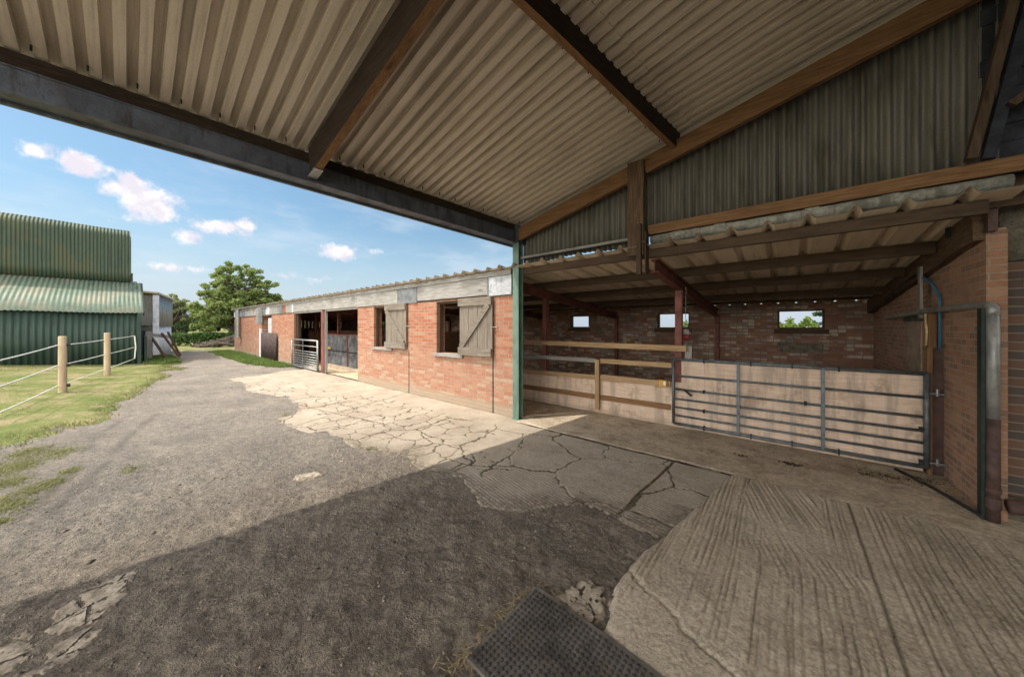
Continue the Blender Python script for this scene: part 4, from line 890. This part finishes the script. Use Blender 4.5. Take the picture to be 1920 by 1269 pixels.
# ------------------------------------------------------------ rubber mat
mat_o = thing('rubber_mat', 'black rubber stable mat with rows of round studs on the ground', 'mat', (-.65, 1.22, .0))
def mz(x, y): return .026+.004*math.sin(x*6)+.003*math.sin(y*9)
m = MB(); X0, X1, Y0, Y1 = -1.09, .12, .98, 1.505
n1, n2 = 24, 12; P = np.zeros((n1+1, n2+1, 3)); Q = P.copy()
for i in range(n1+1):
    for j in range(n2+1):
        x = X0+(X1-X0)*i/n1; y = Y0+(Y1-Y0)*j/n2-(x-X0)*.06; P[i, j] = (x, y, mz(x, y)); Q[i, j] = (x, y, mz(x, y)-.018)
m.grid(P); m.grid(Q[::-1])
def rim(a, b):
    n = len(a); G = np.stack([a, b], 0); m.grid(G)
rim(P[:, 0], Q[:, 0]); rim(Q[:, -1], P[:, -1]); rim(Q[0], P[0]); rim(P[-1], Q[-1]); m.build('mat_base', 'rubber_dusty', mat_o)
m = MB(); px = .0262; nx = int((X1-X0-.03)/px); ny = int((Y1-Y0-.02)/px)
for i in range(nx):
    for j in range(ny):
        x = X0+.022+i*px; y = Y0+.018+j*px-(x-X0)*.06; z = mz(x, y); vs = []
        for (r_, h_) in ((.0095, -.001), (.0085, .005), (.0045, .007)):
            vs += [(x+r_*math.cos(t*math.pi/4), y+r_*math.sin(t*math.pi/4), z+h_) for t in range(8)]
        fs = [(k*8+t, k*8+(t+1) % 8, k*8+8+(t+1) % 8, k*8+8+t) for k in range(2) for t in range(8)]+[tuple(range(16, 24))]
        m.add(vs, fs)
o = m.build('studs', 'rubber', mat_o, smooth=False); o['label'] = 'rows of round rubber studs'

# ------------------------------------------------------------ paddock fence
pf = thing('paddock_fence', 'round timber posts carrying three white fence tapes across the grass', 'fence', (-15.3, -.4, 0))
fp = [(-12.06, -.9), (-15.37, -.37), (-19.3, .33)]
def post(x, y, h_, r_): 
    z0 = float(zg(np.array([x]), np.array([y]))[0])
    m = MB(); m.tube([(x, y, z0-.1), (x, y, z0+h_-.015), (x, y, z0+h_)], [r_, r_*.97, r_*.85], 16); m.build('fence_post', 'post_wood', pf, smooth=False)
post(-12.06, -.9, 1.26, .062); post(-15.37, -.37, 1.30, .066)
for z in (1.08, .64, .20):
    pts = [(-9.2, -1.38, z-.15+.06*(1.2-z)), (-12.05, -.975, z+.01), (-15.37, -.45, z+.02), (-19.3, .20, z+.06)]
    P2 = []
    for a, b in zip(pts[:-1], pts[1:]):
        for k in range(8):
            t = k/8; P2.append(tuple(a[i]+(b[i]-a[i])*t-(.012*4*t*(1-t) if i == 2 else 0) for i in range(3)))
    P2.append(pts[-1]); m = MB(); m.tube(P2, .010, 6); m.build('fence_tape', 'tape', pf)
m = MB(); m.tube([(-19.3, .20, .26), (-19.3, .23, .70), (-19.3, .20, 1.14)], .02, 6); m.build('tape_loop', 'tape', pf)
boxes([((-12.1, -.86, z-.02), (-12.03, -.80, z+.04)) for z in (1.08, .64, .20)], 'insulator', 'rubber_cable', pf)

# ------------------------------------------------------------ green barn with lean-to
gb = thing('green_barn', 'tall dark green corrugated barn with a lower lean-to roof', 'barn', (-20, -3, 0))
def corr_y(m, x, y0, y1, zlo, zhi, pitch, amp, seg=8, rows=2, fx=None):
    n = int(abs(y1-y0)/pitch*seg); P = np.zeros((n+1, rows, 3))
    for i in range(n+1):
        y = y0+(y1-y0)*i/n; w_ = amp*math.sin(2*math.pi*y/pitch)+.012*math.sin(y*2.1)
        for k in range(rows):
            t = k/(rows-1)
            if fx: X, Z, nx, nz = fx(t); P[i, k] = (X+nx*w_, y, Z+nz*w_)
            else: P[i, k] = (x+w_, y, zlo+(zhi-zlo)*t)
    m.grid(P)
m = MB(); corr_y(m, -19.5, .36, -7.5, -.05, 2.08, .147, .02); m.build('lean_to_wall', 'barn_green', gb, smooth=True, solid=.004)
m = MB(); corr_y(m, 0, .46, -7.5, 0, 0, .117, .014, rows=3, fx=lambda t: (-19.36-2.7*t, 2.02+1.4*t, -.46, .89)); m.build('lean_to_roof', 'barn_green_roof', gb, smooth=True, solid=.004)
m = MB(); corr_y(m, 0, .18, -9.5, 0, 0, .094, .012, rows=2, fx=lambda t: (-22.10, 3.35+.5*t, 1, 0)); m.build('upper_wall', 'barn_green_upper', gb, smooth=True, solid=.004)
def arc(t):
    if t < .35: return (-22.03, 3.42+(5.35-3.42)*t/.35, 1, 0)
    a = (t-.35)/.65*math.pi*.45; R_ = .6; return (-22.03-R_*(1-math.cos(a)), 5.35+R_*math.sin(a)*.72, math.cos(a), math.sin(a))
m = MB(); corr_y(m, 0, .10, -9.5, 0, 0, .094, .012, rows=14, fx=arc); m.build('upper_roof', 'barn_green_upper', gb, smooth=True, solid=.004)
m = MB(); m.beam((-22.13, .3, 3.46), (-22.1, -7.5, 3.46), .12, .06); m.build('flashing', 'barn_green_roof', gb)
m = MB(); ys = .30
m.add([(-19.5, ys, -.05), (-19.5, ys, 2.04), (-22.0, ys, 3.34), (-22.0, ys, -.05)], [(0, 1, 2, 3)]); m.add([(-22.06, .12, 3.3), (-22.06, .12, 5.0), (-22.6, .12, 5.5), (-24, .12, 5.8), (-27, .12, 5.8), (-27, .12, -.05), (-22.06, .12, -.05)], [(0, 1, 2, 3, 4, 5, 6)])
m.build('gable_end', 'barn_green', gb, solid=.02)
m = MB(); m.beam((-19.36, .44, 2.0), (-22.05, .44, 3.36), .03, .16); m.build('barge_board', 'steel_darkgreen', gb)
m = MB(); m.beam((-19.42, .32, 0), (-19.42, .32, 2.02), .14, .1, up=(0, 1, 0)); m.build('corner_board', 'barn_green', gb)
m = MB(); m.box((-21.0, .45, -.02), (-19.6, .53, 1.1)); gd_ = m.build('gate_leaf', 'barn_green', None, bevel=.01); tag(gd_, 'dark green boarded panel standing at the end of the barn wall', 'gate panel')
m = MB(); m.beam((-21.4, .62, -.05), (-21.4, .62, 1.3), .2, .2, up=(0, 1, 0), seg=4, wob=.01); tag(m.build('gatepost', 'wood_grey_z', None, bevel=.01), 'thick pale gatepost beside the dark green panel', 'post')
fr = thing('wooden_frame', 'broken dark wooden frame leaning over the grass by the gatepost', 'frame', (-21.2, 1.0, 0))
for a, b in (((-21.4, .72, 1.0), (-20.9, 1.12, .1)), ((-21.5, 1.02, 1.2), (-21.1, 1.55, .1)), ((-21.7, 1.22, 1.25), (-21.4, 1.6, .15))):
    m = MB(); m.beam(a, b, .09, .05); m.build('leg', 'wood_dark_z', fr)
m = MB(); m.beam((-21.5, .72, 1.12), (-21.7, 1.3, 1.02), .05, .14); m.build('top_bar', 'wood_grey_x', fr)

# ------------------------------------------------------------ white shed beyond
ws = thing('white_shed', 'pale painted timber and sheet shed beyond the green barn', 'shed', (-25.5, .5, 0))
c0 = Vector((-24.6, .93, 0)); c1 = Vector((-28.2, 1.72, 0)); cl_ = Vector((-24.9, -1.4, 0))
def panel(a, b, z0, z1, mat, name, th=.04, off=0.0):
    d = (b-a).normalized(); nn = Vector((d.y, -d.x, 0)); m = MB(); p = a+nn*off; q = b+nn*off
    m.beam(p+Vector((0, 0, (z0+z1)/2)), q+Vector((0, 0, (z0+z1)/2)), th, z1-z0); return m.build(name, mat, ws)
def sheetp(a, b, z0, z1, mat, name, pitch=.17, amp=.02):
    n = int((b-a).length/pitch*6); d = (b-a)/n; nn = Vector((d.y, -d.x, 0)).normalized(); P = np.zeros((n+1, 2, 3))
    for i in range(n+1):
        p = a+d*i+nn*amp*math.sin(i/6*2*math.pi); P[i, 0] = (p.x, p.y, z0); P[i, 1] = (p.x, p.y, z1)
    m = MB(); m.grid(P); return m.build(name, mat, ws, smooth=True, solid=.01)
sheetp(c0, c1, -.05, 1.55, 'white_paint', 'lower_cladding'); sheetp(c0+Vector((0, .05, 0)), c1+Vector((0, .05, 0)), 1.5, 3.15, 'galv_pipe', 'upper_cladding')
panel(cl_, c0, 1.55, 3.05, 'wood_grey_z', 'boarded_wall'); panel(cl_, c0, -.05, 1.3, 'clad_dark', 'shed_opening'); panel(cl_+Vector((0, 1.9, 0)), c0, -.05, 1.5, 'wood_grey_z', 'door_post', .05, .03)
m = MB(); m.beam(c0+Vector((.03, .03, -.05)), c0+Vector((.03, .03, 3.1)), .22, .22, up=(0, 1, 0)); m.build('corner_post', 'white_paint', ws)
m = MB(); m.add([tuple(cl_+Vector((.2, -.2, 3.35))), tuple(c0+Vector((.25, .1, 3.2))), tuple(c1+Vector((-.2, .2, 3.1))), (-28.6, -1.4, 3.3)], [(0, 1, 2, 3)]); m.build('roof', 'cement_sheet', ws, solid=.08)

# ------------------------------------------------------------ trees, hedge, brushwood
def leaves(cent, rad, n, size, clump=None, squash=1.0, gaps=.0, seed=0):
    """leaf quads gathered in clumps through an ellipsoidal crown"""
    R_ = np.random.default_rng(seed); k = clump or max(20, n//160)
    u = R_.normal(size=(k, 3)); u /= np.linalg.norm(u, axis=1)[:, None]; rr = R_.uniform(.35, 1.0, k)**.6
    cc = u*rr[:, None]; cc[:, 2] = np.where(cc[:, 2] < -.75, -.75, cc[:, 2])
    ci = R_.integers(0, k, n); cr = R_.uniform(.13, .24, k)
    q = R_.normal(size=(n, 3)); q /= np.linalg.norm(q, axis=1)[:, None]; q *= (R_.random(n)**.5)[:, None]*cr[ci][:, None]; q[:, 2] *= .8
    P = (cc[ci]+q)*np.array(rad)+np.array(cent)
    nn = R_.normal(size=(n, 3)); nn[:, 2] += .5; nn /= np.linalg.norm(nn, axis=1)[:, None]
    a = np.cross(nn, R_.normal(size=(n, 3))); a /= np.linalg.norm(a, axis=1)[:, None]; b = np.cross(nn, a)
    s = size*R_.uniform(.6, 1.4, n)[:, None]
    V = np.stack([P-a*s, P-b*s*.55, P+a*s, P+b*s*.55], 1).reshape(-1, 3)
    return V, cc*np.array(rad)+np.array(cent)
def tree(name, label, base, h, blobs, n, size, mat, trunk_r, seed, group=None, sparse=False):
    t = thing(name, label, 'tree', base, group); Vs = []; tips = []
    tot = sum(b[1][0]*b[1][1]*b[1][2] for b in blobs)
    for i, (c, r_) in enumerate(blobs):
        c = Vector(base)+Vector(c); k = int(n*(r_[0]*r_[1]*r_[2])/tot)
        V, cc = leaves(tuple(c), r_, k, size, seed=seed+i, clump=max(10, k//(60 if sparse else 110))); Vs.append(V); tips.append((c, cc))
    V = np.concatenate(Vs)-np.array(base); o = quick(V, np.arange(len(V)).reshape(-1, 4), 'crown', mat); o.parent = t; LOC[o.name] = base
    m = MB(); rnd = random.Random(seed); B = Vector(base); top = B+Vector((0, 0, h*.72)); pts = [B+Vector((rnd.uniform(-.1, .1)*i*.4, rnd.uniform(-.1, .1)*i*.4, h*.72*i/6)) for i in range(7)]
    m.tube(pts, [trunk_r*(1.25 if i == 0 else 1-.13*i) for i in range(7)], 10)
    for c, cc in tips:
        for q in cc[::max(1, len(cc)//(26 if sparse else 12))]:
            s_ = pts[rnd.randint(2, 5)]; e = Vector(q); mid = s_.lerp(e, .5)+Vector((rnd.uniform(-.2, .2), rnd.uniform(-.2, .2), rnd.uniform(.0, .5)))
            m.tube([s_, mid, e], [trunk_r*.32, trunk_r*.18, trunk_r*.05], 6)
    m.build('trunk', 'bark', t, smooth=True); return t
tree('big_tree', 'large leafy green tree rising behind the far end of the stables', (-36.5, 5.9, -.1), 7.2,
     [((0, .3, 5.9), (1.9, 1.7, 1.35)), ((0, 1.9, 4.9), (1.8, 1.6, 1.2)), ((0, -1.0, 4.6), (1.7, 1.2, 1.2)), ((0, .6, 3.2), (2.4, 2.7, 1.9)), ((.5, -1.7, 2.5), (1.6, 1.2, 1.6)), ((0, 2.9, 3.5), (1.4, 1.4, 1.0)), ((0, 3.4, 2.3), (1.6, 1.5, 1.3))], 44000, .095, 'leaf_tree', .35, 11)
tree('young_tree', 'thin open crowned tree between the white shed and the big tree', (-44, 2.6, -.1), 5.0,
     [((0, 0, 3.6), (1.4, 1.5, 1.0)), ((0, 1.2, 2.9), (1.3, 1.2, 1.0)), ((0, -1.2, 2.9), (1.3, 1.2, 1.1))], 6500, .10, 'leaf_sparse', .18, 31, sparse=True)
tree('round_bush', 'dense round dark bush above the hedge left of the big tree', (-42, 3.0, -.1), 1.9, [((0, 0, 1.25), (.9, .85, .75))], 5500, .08, 'leaf_dark', .12, 41)
tree('roof_tree', 'top of a brown green tree just showing over the stable roof', (-20, 15.8, -.1), 4.2, [((0, 0, 3.45), (1.1, 1.0, .85))], 3000, .09, 'leaf_sparse', .12, 45)
tree('far_tree', 'low distant tree to the left behind the white shed roof', (-46, -2.0, -.1), 5.4, [((0, 0, 4.2), (2.4, 2.4, 1.3))], 5000, .16, 'leaf_sparse', .2, 47)
def hedge(name, label, x0, x1, y0, y1, h, n, size, mat, seed, amp=.25):
    R_ = np.random.default_rng(seed); x = R_.uniform(x0, x1, n); y = R_.uniform(y0, y1, n)
    top = h*(1-amp/2+amp*(fbm(x*1.1+seed, y*1.1, seed, 4)*1.6-.5)); z = top*R_.random(n)**.45
    P = np.stack([x, y, z], -1); nn = R_.normal(size=(n, 3)); nn[:, 2] += .4; nn /= np.linalg.norm(nn, axis=1)[:, None]
    a = np.cross(nn, R_.normal(size=(n, 3))); a /= np.linalg.norm(a, axis=1)[:, None]; b = np.cross(nn, a); s = size*R_.uniform(.6, 1.4, n)[:, None]
    V = np.stack([P-a*s, P-b*s*.55, P+a*s, P+b*s*.55], 1).reshape(-1, 3)
    o = quick(V, np.arange(len(V)).reshape(-1, 4), name, mat); return tag(o, label, 'hedge')
hedge('hedge', 'long clipped green hedge across the end of the drive', -36.2, -34.6, -3, 26, 1.0, 34000, .09, 'leaf_hedge', 3, .12)
hedge('far_treeline', 'hazy far tree line on the horizon beyond the hedge', -150, -140, -60, 160, 5.0, 30000, .8, 'leaf_dark', 5, .5)['kind'] = 'stuff'
for i, (x, y, h_, rx, mt, lb) in enumerate([(-2.35, 13.2, 2.15, .55, 'leaf_bright', 'sunlit yellow green shrub seen past the hanging lamp'), (-.15, 13.4, 2.0, .5, 'leaf_bright', 'spiky sunlit shrub at the left of the widest back window'), (.45, 14.2, 1.85, .5, 'leaf_bright', 'smaller sunlit shrub in the middle of the widest back window'), (1.0, 13.0, 1.62, .8, 'leaf_bright', 'pale low shrub at the lower right of the widest back window')]):
    tree('garden_shrub', lb, (x, y, -.1), h_, [((0, 0, h_*.55), (rx, .5, h_*.5))], 3600, .045, mt, .04, 60+i, group='shrubs seen through the back windows')
tree('garden_tree', 'dark rounded tree behind the shrubs in the widest back window', (2.6, 22, -.1), 3.2, [((0, 0, 2.0), (1.9, 1.2, 1.0)), ((1.6, 0, 1.8), (1.5, 1.2, .9))], 5000, .08, 'leaf_dark', .12, 71)
def brush():
    m = MB(); R_ = random.Random(5)
    for k in range(230):
        x = -31.5+R_.uniform(-.5, .5); y = R_.uniform(3.3, 8.6); top = .75*max(.15, 1-abs(y-5.2)/2.2) if y < 7 else .32
        z = R_.uniform(.02, max(.08, top)); a = R_.uniform(-.9, .9); L = R_.uniform(.3, 1.0); t = R_.uniform(-.35, .35)
        d = Vector((math.sin(a)*.6, math.cos(a), t))*L/2; c = Vector((x, y, z+.05)); rr = R_.uniform(.02, .08)
        m.tube([c-d, c+Vector((0, 0, R_.uniform(-.04, .05))), c+d], [rr, rr*.9, rr*.7], 6)
    tag(m.build('brushwood_heap', 'wood_far', None), 'heap of cut branches and logs lying before the hedge', 'brushwood', kind='stuff')
brush()
